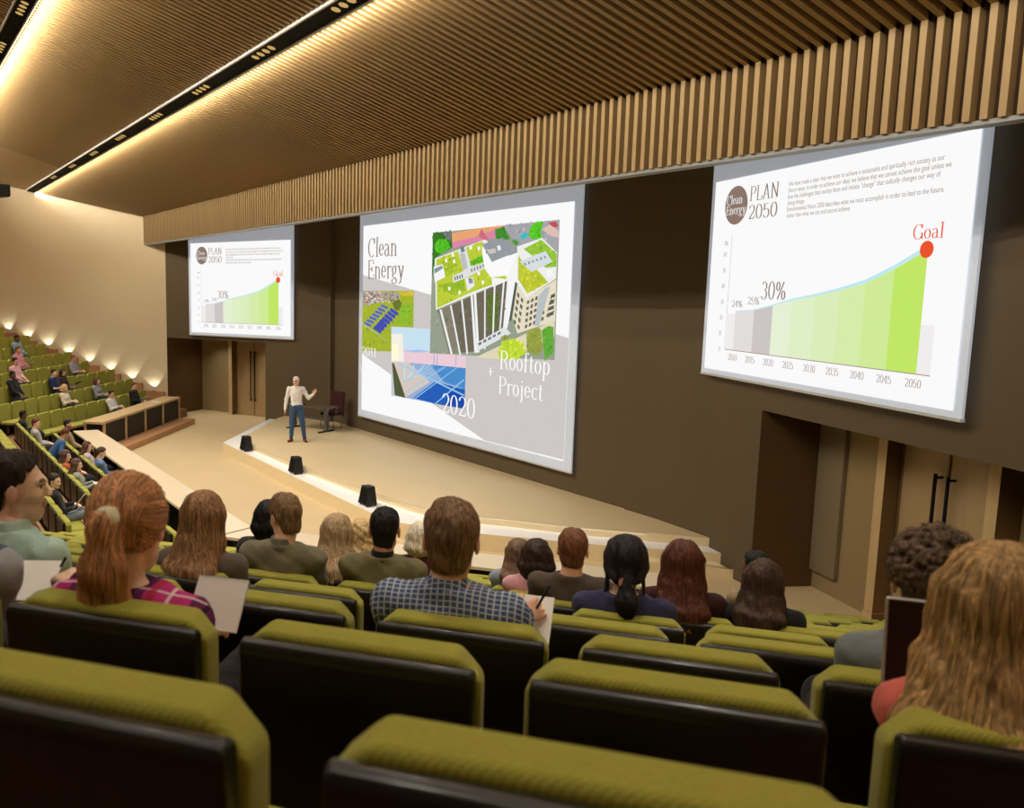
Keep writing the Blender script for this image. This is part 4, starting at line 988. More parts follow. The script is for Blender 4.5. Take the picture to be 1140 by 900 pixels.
OFF = {12: 0.0, 11: 0.14, 10: 0.225, 9: 0.015, 8: 0.145, 7: 0.50, 6: 0.25, 5: 0.05, 4: 0.35, 3: 0.12, 2: 0.4, 1: 0.2, 0: 0.3}
# near block (seats turned 45 degrees): row 0 is the one at the desk
def in_scene(x, y):                              # the photographed part of the hall: ahead of the photographer
    a = math.degrees(math.atan2(y, -x)); d = math.hypot(x, y)   # 0 = straight left (-X), growing towards the stage
    return 5.8 - 20 / d < a < 66 + 20 / d and d > 0.7
SEATPOS = {}
for k in range(0, 13):
    v = ROW0 - PITCH * k
    u0 = vb(v) + 0.75; n = 0
    i = math.ceil((u0 - OFF[k]) / 0.62)
    u = OFF[k] + i * 0.62
    while u < 4.45:
        n += 1
        x, y = rb(u, v)
        if in_scene(*rb(u + 0.2, v + 0.1)):
            put_seat(x, y, RISE * k, PI / 4, 'green seat, near block, %s row from the desk, %s from the aisle' % (ORD[k + 1], ORD[n]), 'seats of the near block')
        u += 0.62
# middle block
for j in range(0, 8):
    y = 4.05 - PITCH * j; n = 0
    x = bis(y) - 0.62 - 0.06 * (j % 2)
    while x > 2 * X0 - bis(y) + 0.55:
        n += 1
        if in_scene(x, y + 0.2):
            put_seat(x, y, RISE * j, 0, 'green seat, middle block, %s row from the desk, %s from near aisle' % (ORD[j + 1], ORD[n]), 'seats of the middle block')
        x -= 0.62
# far block
for k in range(1, 13):
    v = ROW0 - PITCH * k; n = 0
    u = 1.30 + (0.31 if k % 2 else 0.0)
    if k == 1: u = 0.62
    while u > vb(v) + 0.75:
        n += 1
        x, y = lb(u, v)
        if in_scene(x + 0.1, y + 0.2):
            put_seat(x, y, RISE * k, -PI / 4, 'green seat, far block, %s row from its desk, %s from the wall' % (ORD[k], ORD[n]), 'seats of the far block')
        u -= 0.62
# ================================================================ people
def nz(P, s, seed=0.0):      # cheap smooth pseudo noise in [-1, 1]
    x, y, z = P[..., 0] * s + seed, P[..., 1] * s + seed * 1.7, P[..., 2] * s + seed * 0.6
    return (np.sin(x + 1.3 * np.sin(y * 1.1)) * np.cos(y + 0.9 * np.sin(z * 1.3)) + np.sin(z * 1.2 + x * 0.7) * 0.6) / 1.6
def E3(c, r, rot=None, k=0.02): return ('e', np.array(c, float), np.array(r, float), None if rot is None else np.array(rot, float), k)
def K3(a, b, ra, rb_, k=0.02): return ('c', np.array(a, float), np.array(b, float), float(ra), float(rb_), k)
def sdf_grid(prims, h, pad=0.03):
    lo = np.full(3, 1e9); hi = np.full(3, -1e9)
    for p in prims:
        if p[0] == 'e': r = np.full(3, max(p[2])); a, b = p[1] - r, p[1] + r
        else: r = max(p[3], p[4]); a, b = np.minimum(p[1], p[2]) - r, np.maximum(p[1], p[2]) + r
        lo = np.minimum(lo, a); hi = np.maximum(hi, b)
    lo -= pad; hi += pad
    n = np.ceil((hi - lo) / h).astype(int) + 1
    D = np.full(n, 0.5, np.float32)
    ax = [lo[i] + h * np.arange(n[i]) for i in range(3)]
    for p in prims:
        k = p[-1]; m = k + 3 * h
        if p[0] == 'e': r = np.full(3, max(p[2])) + m; a, b = p[1] - r, p[1] + r
        else: r = max(p[3], p[4]) + m; a, b = np.minimum(p[1], p[2]) - r, np.maximum(p[1], p[2]) + r
        i0 = np.clip(np.floor((a - lo) / h).astype(int), 0, n - 1); i1 = np.clip(np.ceil((b - lo) / h).astype(int) + 1, 1, n)
        sl = tuple(slice(i0[i], i1[i]) for i in range(3))
        X, Y, Z = np.meshgrid(ax[0][sl[0]], ax[1][sl[1]], ax[2][sl[2]], indexing='ij')
        Q = np.stack([X, Y, Z], -1)
        if p[0] == 'e':
            q = Q - p[1]
            if p[3] is not None: q = q @ p[3]
            k0 = np.linalg.norm(q / p[2], axis=-1); k1 = np.linalg.norm(q / (p[2] ** 2), axis=-1) + 1e-9
            d = k0 * (k0 - 1.0) / k1
        else:
            A, B_ = p[1], p[2]; ba = B_ - A; l2 = ba @ ba + 1e-12
            t = np.clip(((Q - A) @ ba) / l2, 0, 1)
            d = np.linalg.norm(Q - A - t[..., None] * ba, axis=-1) - (p[3] + (p[4] - p[3]) * t)
        o = D[sl]
        hh = np.maximum(k - np.abs(o - d), 0) / max(k, 1e-6)
        D[sl] = np.minimum(o, d) - hh * hh * k * 0.25
    return D, lo, h, ax
def surface_nets(D, lo, h):
    S = D < 0
    if not S.any(): return np.zeros((0, 3)), np.zeros((0, 4), int)
    n = np.array(D.shape)
    c = S[:-1, :-1, :-1].astype(np.int8)
    tot = np.zeros(n - 1, np.int8)
    for i in (0, 1):
        for j in (0, 1):
            for k in (0, 1): tot += S[i:n[0] - 1 + i, j:n[1] - 1 + j, k:n[2] - 1 + k]
    act = (tot > 0) & (tot < 8)
    ids = np.full(n - 1, -1, int); idx = np.argwhere(act); ids[act] = np.arange(len(idx))
    pos = np.zeros((len(idx), 3)); cnt = np.zeros(len(idx))
    def val(o): return D[idx[:, 0] + o[0], idx[:, 1] + o[1], idx[:, 2] + o[2]].astype(float)
    cor = {(i, j, k): val((i, j, k)) for i in (0, 1) for j in (0, 1) for k in (0, 1)}
    for a in cor:
        for axx in range(3):
            if a[axx] == 0:
                b = list(a); b[axx] = 1; b = tuple(b)
                va, vb_ = cor[a], cor[b]; m = (va < 0) != (vb_ < 0)
                t = np.where(m, va / (va - vb_ + 1e-12), 0)
                p = np.array(a, float)[None, :].repeat(len(idx), 0); p[:, axx] += t
                pos[m] += p[m]; cnt[m] += 1
    V = lo + (idx + pos / cnt[:, None]) * h
    F = []
    for axx in range(3):
        o1, o2 = (axx + 1) % 3, (axx + 2) % 3
        sa = [slice(None)] * 3; sb = [slice(None)] * 3
        sa[axx] = slice(0, -1); sb[axx] = slice(1, None)
        A, B_ = S[tuple(sa)], S[tuple(sb)]
        e = np.argwhere(A != B_)
        e = e[(e[:, o1] > 0) & (e[:, o2] > 0) & (e[:, o1] < n[o1] - 1) & (e[:, o2] < n[o2] - 1)]
        fl = A[e[:, 0], e[:, 1], e[:, 2]]
        def cid(d1, d2):
            q = e.copy(); q[:, o1] -= d1; q[:, o2] -= d2
            return ids[q[:, 0], q[:, 1], q[:, 2]]
        q = np.stack([cid(1, 1), cid(0, 1), cid(0, 0), cid(1, 0)], 1)
        q[~fl] = q[~fl][:, ::-1]
        F.append(q)
    return V, np.concatenate(F)
def to_mesh(name, parts, cols=None):
    """parts: list of (V, F, colours or None)"""
    Vs, Fs, Cs, b = [], [], [], 0
    for V, F, c in parts:
        if len(V) == 0: continue
        Vs.append(V); Fs.append(F + b); b += len(V)
        Cs.append(np.ones((len(V), 4)) if c is None else c)
    V = np.concatenate(Vs); F = np.concatenate(Fs); Cc = np.concatenate(Cs)
    me = bpy.data.meshes.new(name)
    me.vertices.add(len(V)); me.vertices.foreach_set('co', V.astype(np.float32).ravel())
    me.loops.add(F.size); me.loops.foreach_set('vertex_index', F.astype(np.int32).ravel())
    me.polygons.add(len(F)); me.polygons.foreach_set('loop_start', np.arange(0, F.size, 4, dtype=np.int32))
    me.polygons.foreach_set('loop_total', np.full(len(F), 4, np.int32))
    me.update(calc_edges=True); me.validate()
    ca = me.color_attributes.new('Col', 'FLOAT_COLOR', 'POINT'); ca.data.foreach_set('color', Cc.astype(np.float32).ravel())
    me.polygons.foreach_set('use_smooth', [True] * len(me.polygons))
    return me

def skin_mat():
    m = bpy.data.materials.new('skin'); t, b = nodes(m)
    a = t.nodes.new('ShaderNodeAttribute'); a.attribute_name = 'Col'
    t.links.new(a.outputs['Color'], b.inputs['Base Color'])
    b.inputs['Roughness'].default_value = 0.55; b.inputs['Subsurface Weight'].default_value = 0.08; b.inputs['Subsurface Radius'].default_value = (0.02, 0.008, 0.004)
    b.inputs['Specular IOR Level'].default_value = 0.35
    return m
M['skin'] = skin_mat()
HM = {}
def hair_mat(col):
    if col in HM: return HM[col]
    m = bpy.data.materials.new('hair'); t, b = nodes(m); N, L = t.nodes, t.links
    tc = N.new('ShaderNodeTexCoord'); mp = N.new('ShaderNodeMapping'); mp.inputs['Scale'].default_value = (120, 120, 9)
    n = N.new('ShaderNodeTexNoise'); n.inputs['Scale'].default_value = 1; n.inputs['Detail'].default_value = 6
    L.new(tc.outputs['Object'], mp.inputs[0]); L.new(mp.outputs[0], n.inputs['Vector'])
    cr = N.new('ShaderNodeMapRange'); cr.inputs[1].default_value = 0.25; cr.inputs[2].default_value = 0.75; cr.inputs[3].default_value = 0.5; cr.inputs[4].default_value = 1.65
    L.new(n.outputs[0], cr.inputs[0])
    a = N.new('ShaderNodeAttribute'); a.attribute_name = 'Col'
    vm = N.new('ShaderNodeVectorMath'); vm.operation = 'SCALE'; L.new(a.outputs['Color'], vm.inputs[0]); L.new(cr.outputs[0], vm.inputs['Scale'])
    mx = N.new('ShaderNodeMix'); mx.data_type = 'RGBA'; mx.blend_type = 'MULTIPLY'; mx.inputs[0].default_value = 1.0
    g0 = sum(col) / 3.0; mx.inputs[6].default_value = lin([min(255, (c_ * .80 + g0 * .20) * 1.08) for c_ in col]); L.new(vm.outputs[0], mx.inputs[7]); L.new(mx.outputs[2], b.inputs['Base Color'])
    b.inputs['Roughness'].default_value = 0.55; b.inputs['Specular IOR Level'].default_value = 0.28
    bp = N.new('ShaderNodeBump'); bp.inputs['Strength'].default_value = 0.7; bp.inputs['Distance'].default_value = 0.006
    L.new(n.outputs[0], bp.inputs['Height']); L.new(bp.outputs[0], b.inputs['Normal'])
    HM[col] = m; return m
CM = {}
def cloth_mat(spec):
    """spec = rgb, or ('check', ground, line, size), ('plaid',), ('stripe', a, b, size)"""
    if spec in CM: return CM[spec]
    if not isinstance(spec[0], str):
        m = mat('cloth', spec, 0.85, ((9, 9, 9), 0.16), ((45, 45, 25), 0.35, 0.01), spec=0.2, sheen=0.1)
        CM[spec] = m; return m
    m = bpy.data.materials.new('cloth_pattern'); t, b = nodes(m); N, L = t.nodes, t.links
    b.inputs['Roughness'].default_value = 0.85; b.inputs['Specular IOR Level'].default_value = 0.2
    tc = N.new('ShaderNodeTexCoord'); sep = N.new('ShaderNodeSeparateXYZ'); L.new(tc.outputs['Object'], sep.inputs[0])
    ad = N.new('ShaderNodeMath'); ad.operation = 'ADD'; L.new(sep.outputs[2], ad.inputs[0])
    ym = N.new('ShaderNodeMath'); ym.operation = 'MULTIPLY'; ym.inputs[1].default_value = 0.8; L.new(sep.outputs[1], ym.inputs[0]); L.new(ym.outputs[0], ad.inputs[1])
    def band(src, period, width, phase=0.0):
        d = N.new('ShaderNodeMath'); d.operation = 'MULTIPLY_ADD'; d.inputs[1].default_value = 1 / period; d.inputs[2].default_value = phase + 100; L.new(src, d.inputs[0])
        f = N.new('ShaderNodeMath'); f.operation = 'FRACT'; L.new(d.outputs[0], f.inputs[0])
        g = N.new('ShaderNodeMath'); g.operation = 'LESS_THAN'; g.inputs[1].default_value = width; L.new(f.outputs[0], g.inputs[0])
        return g.outputs[0]
    def over(base, mask, col, fac=1.0):
        mx = N.new('ShaderNodeMix'); mx.data_type = 'RGBA'
        s = N.new('ShaderNodeMath'); s.operation = 'MULTIPLY'; s.inputs[1].default_value = fac; L.new(mask, s.inputs[0]); L.new(s.outputs[0], mx.inputs[0])
        if isinstance(base, tuple): mx.inputs[6].default_value = lin(base)
        else: L.new(base, mx.inputs[6])
        mx.inputs[7].default_value = lin(col); return mx.outputs[2]
    X, Z = sep.outputs[0], ad.outputs[0]
    if spec[0] == 'check':
        c = over(spec[1], band(X, spec[3], 0.25), spec[2], 0.8); c = over(c, band(Z, spec[3], 0.25), spec[2], 0.8)
    elif spec[0] == 'plaid':
        c = over((190, 48, 122), band(X, 0.17, 0.33), (70, 34, 74), 0.8); c = over(c, band(Z, 0.17, 0.30), (60, 36, 72), 0.75)
        c = over(c, band(X, 0.17, 0.05, 0.35), (216, 204, 206), 0.9); c = over(c, band(Z, 0.17, 0.05, 0.40), (216, 204, 206), 0.85)
        c = over(c, band(X, 0.17, 0.10, 0.62), (172, 44, 60), 0.8); c = over(c, band(Z, 0.17, 0.05, 0.7), (22, 20, 46), 0.9); c = over(c, band(X, 0.17, 0.05, 0.85), (22, 20, 46), 0.8)
    else:
        c = over(spec[1], band(X, spec[3], 0.5), spec[2])
    L.new(c, b.inputs['Base Color'])
    n = N.new('ShaderNodeTexNoise'); n.inputs['Scale'].default_value = 22; n.inputs['Detail'].default_value = 3; L.new(tc.outputs['Object'], n.inputs['Vector'])
    bp = N.new('ShaderNodeBump'); bp.inputs['Strength'].default_value = 0.4; bp.inputs['Distance'].default_value = 0.012
    L.new(n.outputs[0], bp.inputs['Height']); L.new(bp.outputs[0], b.inputs['Normal'])
    CM[spec] = m; return m

def rotm(yaw, pitch, roll=0.0):
    """columns = right, forward, up of the turned frame; yaw > 0 turns left, pitch > 0 looks down"""
    return np.array(Matrix.Rotation(yaw, 3, 'Z') @ Matrix.Rotation(-pitch, 3, 'X') @ Matrix.Rotation(roll, 3, 'Y'))
def hp(R, o, s, prims, gro=0.0):
    out = []
    for p in prims:
        if p[0] == 'e': out.append(E3(o + R @ (p[1] * s), p[2] * s + gro, R if p[3] is None else R @ p[3], p[4] * s))
        else: out.append(K3(o + R @ (p[1] * s), o + R @ (p[2] * s), p[3] * s + gro, p[4] * s + gro, p[5] * s))
    return out
HEAD = [E3((0, -.014, .030), (.074, .094, .088)), E3((0, .028, -.022), (.060, .060, .082), None, .03), E3((0, .040, -.080), (.040, .040, .030), None, .035),
        K3((-.045, -.005, -.065), (0, .055, -.088), .018, .016, .03), K3((.045, -.005, -.065), (0, .055, -.088), .018, .016, .03),
        K3((0, .086, .018), (0, .106, -.018), .006, .0105, .012), E3((0, .103, -.022), (.016, .010, .008), None, .008),
        K3((-.042, .072, .030), (-.010, .086, .026), .008, .009, .014), K3((.042, .072, .030), (.010, .086, .026), .008, .009, .014),
        E3((-.036, .060, -.020), (.020, .020, .018), None, .02), E3((.036, .060, -.020), (.020, .020, .018), None, .02),
        E3((0, .090, -.047), (.022, .007, .0055), None, .006), E3((0, .088, -.058), (.020, .008, .006), None, .006),
        E3((-.080, -.010, -.004), (.009, .018, .032), None, .006), E3((.080, -.010, -.004), (.009, .018, .032), None, .006)]
def head_cols(V, R, o, s, skin, hair, beard=0.0, lips=(170, 92, 84), lidded=False):
    q = ((V - o) @ R) / s
    c = np.ones((len(V), 4)); c[:, :3] = lin(skin)[:3]
    def put(m, col, f=1.0):
        c[m, :3] = c[m, :3] * (1 - f) + np.array(lin(col)[:3]) * f
    ax = np.abs(q[:, 0])
    fr = q[:, 1] > 0.045
    put((q[:, 1] > -.02) & (q[:, 2] < -.018) & (q[:, 2] > -.12) & ~((ax < .018) & (q[:, 2] > -.036)), hair, beard) if beard else None
    put(fr & (ax < .024) & (q[:, 2] < -.041) & (q[:, 2] > -.063) & (q[:, 1] > .08), lips, 0.8)
    put(fr & (ax > .012) & (ax < .048) & (np.abs(q[:, 2] - .033 + (ax - .03) ** 2 * 8) < .0055), hair, 0.85)
    ew = (ax > .018) & (ax < .044) & (np.abs(q[:, 2] - .008) < .0062) & fr
    put(ew, (225, 215, 208)); put(ew & (np.abs(ax - .031) < .006), (50, 34, 24))
    put((ax > .016) & (ax < .046) & (np.abs(q[:, 2] - .0150) < .0022) & fr, (70, 45, 36), 0.7)
    put((ax > .066), (214, 130, 104) if sum(skin) > 420 else skin, 0.30)
    return c
HAIRCAP = [E3((0, -.020, .036), (.083, .102, .092), None, .02)]
def zline(y, style):
    if style in ('short', 'crew', 'curly', 'cap'): return np.interp(y, [-.12, -.050, -.034, .010, .026, .050, .075], [-.094, -.086, .004, .026, .036, .072, .104])
    return np.interp(y, [-.12, -.02, .02, .05, .085], [-.090, -.10, -.02, .045, .078])
def long_hair(style, Ln):
    P_ = []
    if style == 'long':
        for a in np.linspace(-100, 100, 11):
            ra = math.radians(a); x, y = math.sin(ra) * .080, -math.cos(ra) * .088 - .008
            xe, ye = math.sin(ra) * .125, -math.cos(ra) * .045 - .105
            P_.append(K3((x, y, .03), (x * 1.10, y * 1.05 - .004, -.10), .020, .022, .03))
            P_.append(K3((x * 1.10, y * 1.05 - .004, -.10), (xe * 0.85, min(ye, -.06), -.10 - (Ln - .10) * .6), .022, .021, .03))
            P_.append(K3((xe * 0.85, min(ye, -.06), -.10 - (Ln - .10) * .6), (xe * .8, min(ye, -.06) - .02, -Ln), .021, .009, .03))
    elif style == 'bob':
        for a in np.linspace(-110, 110, 11):
            ra = math.radians(a); x, y = math.sin(ra) * .080, -math.cos(ra) * .086 - .010
            P_.append(K3((x, y, .03), (x * 1.16, y * 1.06 - .004, -.06), .022, .028, .03))
            P_.append(K3((x * 1.16, y * 1.06 - .004, -.06), (x * .95, y * .95, -Ln), .028, .016, .03))
    return P_
def person(name_label, loc, rz, head, s=1.0, sw=1.0, yaw=0.0, pitch=0.15, roll=0.0, seat=0.44, torso=None, skin=(238, 196, 168), hair=(70, 48, 34), style='short', Ln=0.3,
           top=(120, 120, 120), long_sleeve=True, pants=(32, 32, 37), shoes=(40, 32, 28), fem=False, hands=None, twist=0.0, detail=1, standing=None, beard=0.0,
           collar=None, tie_col=None, group=None, hvol=1.0, elbow_out=0.5, extra=None, knees=None, strands=0, lips=(176, 98, 88), face=True):
    """head = head centre in the person's own frame (x right, y forward, z up)"""
    root_loc = Vector(loc)
    hd = np.array(head, float); R = rotm(yaw, pitch, roll)
    hb = {0: .024, 1: .016, 2: .011}[detail]; hh = {0: .012, 1: .0075, 2: .0045}[detail]
    sk = lin(skin)
    up = np.array((0, 0, 1.0))
    neck = hd - up * .152 * s - np.array((0, .045, 0)) * s - np.array((0, .03, 0)) * pitch
    if standing is None: hip = np.array((head[0] * 0.25, .27, seat))
    else: hip = np.array(standing['hip'], float)
    tw = np.array(Matrix.Rotation(twist, 3, 'Z')); rx = tw @ np.array((1., 0, 0)); fy = tw @ np.array((0., 1, 0))
    ax_ = neck - hip; L_ = np.linalg.norm(ax_); a_ = ax_ / L_
    Rt = np.stack([rx, np.cross(a_, rx), a_], 1)
    fem_ = .90 if fem else 1.0
    sh = .178 * s * fem_ * sw
    sc_ = neck - a_ * .055 * s
    Sh = {sg: sc_ + rx * sh * sg for sg in (-1, 1)}
    T = [E3(hip + a_ * .02, (.165 * s, .125 * s, .12 * s), Rt, .04), E3(hip + ax_ * .36, (.138 * s * (.93 if fem else 1), .108 * s, .15 * s), Rt, .06),
         E3(hip + ax_ * .68, (.162 * s * fem_ * (sw * .5 + .5), .112 * s, .17 * s), Rt, .06), K3(Sh[-1], Sh[1], .058 * s * fem_, .058 * s * fem_, .05),
         K3(neck + up * .03 * s, sc_ + rx * .10 * s, .046 * s, .045 * s, .04), K3(neck + up * .03 * s, sc_ - rx * .10 * s, .046 * s, .045 * s, .04)]
    if fem: T.append(E3(hip + ax_ * .64 + fy * .07 * s, (.13 * s, .065 * s, .07 * s), Rt, .05))
    NK = [K3(neck - up * .02 * s, hd + R @ (np.array((0, -.022, -.05)) * s), .052 * s * (.88 if fem else 1.12), .050 * s * (.88 if fem else 1.12), .02)]
    # legs
    LG, FT = [], []
    for sg in (-1, 1):
        if standing is None:
            hj = hip + np.array((.088 * sg * s, .02, -.02)); kn = np.array((hip[0] + .115 * sg, hip[1] + .43 * s, seat + .03)) if knees is None else np.array(knees[(sg + 1) // 2], float)
            an = np.array((kn[0], kn[1] + .03, .09)); to = an + np.array((0.02 * sg, .15 * s, -.045))
        else: hj, kn, an, to = [np.array(q, float) for q in standing['legs'][(sg + 1) // 2]]
        LG += [K3(hj, kn, .086 * s, .058 * s, .03), K3(kn, an, .056 * s, .036 * s, .025)]
        hl = an + (an - to) * .22; hl[2] = to[2]
        FT += [K3(hl, to, .036 * s, .032 * s, .03), K3(an, (hl + an) / 2, .035 * s, .036 * s, .03)]
    # arms
    AR, FA, wrists = [], [], {}
    if hands is None: hands = {}
    for sg, side in ((-1, 'L'), (1, 'R')):
        hn = hands.get(side, ((head[0] + .10 * sg, hip[1] + .24, seat + .17), (-.4 * sg, .9, -.25), (0, 0, -1)))
        W = np.array(hn[0], float); S_ = Sh[sg]; lu, lf = .285 * s, .255 * s
        d = W - S_; dl_ = np.linalg.norm(d)
        if dl_ > (lu + lf) * .985: W = S_ + d / dl_ * (lu + lf) * .985; d = W - S_; dl_ = np.linalg.norm(d)
        a1 = (lu * lu - lf * lf + dl_ * dl_) / (2 * dl_); hgt = math.sqrt(max(lu * lu - a1 * a1, 0))
        pole = np.array((.30 * sg * elbow_out * 2, -.35, -1.0)) if len(hn) < 4 else np.array(hn[3], float)
        pole = pole - d * (pole @ d) / (dl_ ** 2); pole /= np.linalg.norm(pole)
        Eb = S_ + d / dl_ * a1 + pole * hgt
        AR += [K3(S_, Eb, .053 * s * fem_, .040 * s * fem_, .03), K3(Eb, W, .040 * s * fem_, .027 * s * fem_, .025)]
        FA += [K3(S_, Eb, .044 * s * fem_, .038 * s * fem_, .03), K3(Eb, W, .037 * s * fem_, .024 * s * fem_, .02)]
        wrists[side] = (W, np.array(hn[1], float), np.array(hn[2], float), Eb)
    # --- body: torso, limbs, head and hands in one mesh
    def shrink(P_, g): return [(p[0], p[1], p[2] - g, p[3], p[4]) if p[0] == 'e' else (p[0], p[1], p[2], p[3] - g, p[4] - g, p[5]) for p in P_]
    bare = FA if not long_sleeve else shrink(FA, .004)
    D, lo_, h_, _ = sdf_grid(shrink(T, .014) + shrink(LG, .012) + shrink(FT, .012) + bare + NK, hb)
    V, F = surface_nets(D, lo_, h_); col = np.tile(np.array(sk), (len(V), 1)); parts = [(V, F, col)]
    D, lo_, h_, _ = sdf_grid(hp(R, hd, s, HEAD) + NK, hh); V, F = surface_nets(D, lo_, h_)
    parts.append((V, F, head_cols(V, R, hd, s, skin, hair, beard, lips)))
    for side, sg in (('L', -1), ('R', 1)):
        W, dr1, nm, Eb = wrists[side]; dr1 = dr1 / np.linalg.norm(dr1); nm = nm - dr1 * (nm @ dr1); nm /= np.linalg.norm(nm)
        lt = np.cross(dr1, nm) * (1 if side == 'R' else -1)      # towards the thumb
        H = [K3(W - dr1 * .02 * s, W + dr1 * .02 * s, .024 * s, .024 * s, .015)]
        for q in (-.026, -.009, .009, .026): H.append(K3(W + dr1 * .02 * s + lt * q * .6 * s, W + dr1 * .082 * s + lt * q * s, .014 * s, .011 * s, .010))
        curl = hands.get(side + '_curl', .5)
        for q, ln in ((.028, .072), (.0095, .080), (-.0095, .074), (-.027, .058)):
            p = W + dr1 * .085 * s + lt * q * s; dd_ = dr1 + lt * q * 2.2; dd_ /= np.linalg.norm(dd_); hz = nm
            for seg, fr_ in ((0, .42), (1, .32), (2, .26)):
                an_ = curl * (.55 + seg * .75); dv = dd_ * math.cos(an_) + hz * math.sin(an_)
                p2 = p + dv * ln * fr_ * s; H.append(K3(p, p2, (.0088 - seg * .0007) * s, (.0082 - seg * .0007) * s, .003)); p = p2
        p = W + dr1 * .028 * s + lt * .024 * s; dv = dr1 * .6 + lt * .75 + nm * .25 * (1 + curl); dv /= np.linalg.norm(dv)
        p2 = p + dv * .042 * s; H.append(K3(p, p2, .0125 * s, .0105 * s, .008)); dv = dr1 * .85 + lt * .25 + nm * .4 * curl; dv /= np.linalg.norm(dv)
        H.append(K3(p2, p2 + dv * .032 * s, .0100 * s, .0085 * s, .003))
        D, lo_, h_, _ = sdf_grid(H, {0: .010, 1: .006, 2: .0038}[detail], .012); V, F = surface_nets(D, lo_, h_)
        parts.append((V, F, np.tile(np.array(sk), (len(V), 1))))
    me = to_mesh('person', parts)
    root = mkobj('person', me, M['skin']); root.location = root_loc; root.rotation_euler = (0, 0, rz)
    tag(root, name_label, 'person', group)
    # --- clothes
    def grow(P_, g): return shrink(P_, -g)
    def cloth(nm, P_, spec, g=.010, wr=.006, cut=None, k_h=1.0):
        D, lo_, h_, ax3 = sdf_grid(grow(P_, g), hb * k_h, .04)
        X, Y, Z = np.meshgrid(*ax3, indexing='ij'); Q = np.stack([X, Y, Z], -1)
        D = D + wr * nz(Q, 34.0, len(P_) * .7 + s * 5 + head[0] * 9) * np.exp(-(D / .05) ** 2) + wr * .5 * nz(Q, 80.0, 2.0)
        if cut is not None: D = np.maximum(D, cut(Q))
        V, F = surface_nets(D, lo_, h_)
        if len(V) == 0: return None
        return mkobj(nm, to_mesh(nm, [(V, F, None)]), cloth_mat(spec), root)
    armp = AR if long_sleeve else [p for i, p in enumerate(AR) if i % 2 == 0]
    hemz = hip - a_ * .07
    cut_top = None
    def cut_top(Q): # neckline and hem
        return np.maximum((Q - (neck + up * .028 * s)) @ up, np.where((Q[..., 1] - .0 < .5) & (np.abs(Q[..., 0] - hip[0]) < .23), -((Q - hip) @ a_) + .01, -1)) if standing else (Q - (neck + up * .028 * s)) @ up
    cloth('shirt', T + armp, top, .010, .006, cut_top)
    if collar is not None:
        cl = [K3(neck + up * .0 * s, neck + up * .052 * s + np.array((0, .010, 0)), .066 * s, .060 * s, .01)]
        D, lo_, h_, ax3 = sdf_grid(cl, hb * .6); X, Y, Z = np.meshgrid(*ax3, indexing='ij'); Q = np.stack([X, Y, Z], -1)
        D = np.maximum(D, (Q - (neck + up * .058 * s)) @ up)
        V, F = surface_nets(D, lo_, h_); mkobj('collar', to_mesh('collar', [(V, F, None)]), cloth_mat(collar), root)
    cloth('trousers', [T[0]] + (T[1:2] if standing else []) + LG, pants, .015 if standing else .006, .004, (lambda Q: (Q - (hip + a_ * .06)) @ a_) if standing else None)
    cloth('shoes', FT, shoes, .004, .0)
    # --- hair
    if style != 'bald':
        st = style
        P_ = hp(R, hd, s, HAIRCAP, .008 * hvol)
        if st in ('short', 'crew', 'curly'): P_ = hp(R, hd, s, [E3((0, -.017, .034), (.0765, .098, .090), None, .02), E3((0, -.010, .070), (.062, .080, .058), None, .03), E3((0, -.040, -.045), (.056, .050, .062), None, .03)], .006 if st == 'short' else .002)
        extra_P = []
        if st in ('long', 'bob'): extra_P = long_hair(st, Ln)
        if st == 'wavy': extra_P = long_hair('long', Ln)
        if st == 'pony':
            dx = extra or 0.0
            extra_P = [K3((0, -.105, .035), (dx * .3, -.138, .02), .018, .026, .02), K3((dx * .3, -.138, .02), (dx * .8, -.138, -.08), .028, .040, .03),
                       K3((dx * .8 - .015, -.130, -.08), (dx - .025, -.105, -.08 - (Ln - .08) * .55), .038, .040, .03), K3((dx * .8 + .02, -.130, -.08), (dx + .020, -.105, -.08 - (Ln - .08) * .6), .036, .036, .03),
                       K3((dx, -.105, -.08 - (Ln - .08) * .55), (dx * 1.1, -.095, -Ln), .046, .020, .03),
                       E3((0, -.105, .035), (.02, .012, .02))]
        if st == 'lowpony':
            extra_P = [K3((0, -.10, -.03), (0, -.118, -.065), .030, .020, .02), K3((0, -.118, -.065), (.0, -.128, -.15), .024, .040, .02), K3((.0, -.128, -.15), (.005, -.115, -Ln), .042, .014, .03),
                       K3((-.07, -.03, -.01), (-.045, -.085, -.05), .022, .020, .03), K3((.07, -.03, -.01), (.045, -.085, -.05), .022, .020, .03),
                       K3((.070, -.01, -.02), (.080, -.03, -.13), .012, .006, .02), K3((-.070, -.01, -.02), (-.082, -.03, -.14), .012, .006, .02)]
        if st == 'curly':
            rn = random.Random(11); extra_P = [E3((0, -.02, .052), (.084, .100, .088), None, .02)]
            for _ in range(620):
                th, ph = rn.uniform(0, 2 * PI), math.acos(rn.uniform(-.55, 1))
                q_ = np.array((math.sin(ph) * math.sin(th) * .090, -.022 - math.sin(ph) * math.cos(th) * .106, .048 + math.cos(ph) * .096)) * rn.uniform(.97, 1.07)
                if q_[2] < .012 and q_[1] > -.03: continue
                extra_P.append(E3(q_, (.0100,) * 3, None, .003))
        allP = P_ + hp(R, hd, s, extra_P)
        D, lo_, h_, ax3 = sdf_grid(allP, hh, .04)
        X, Y, Z = np.meshgrid(*ax3, indexing='ij'); Q = np.stack([X, Y, Z], -1); q = ((Q - hd) @ R) / s
        sd_ = head[0] * 31 + s * 7
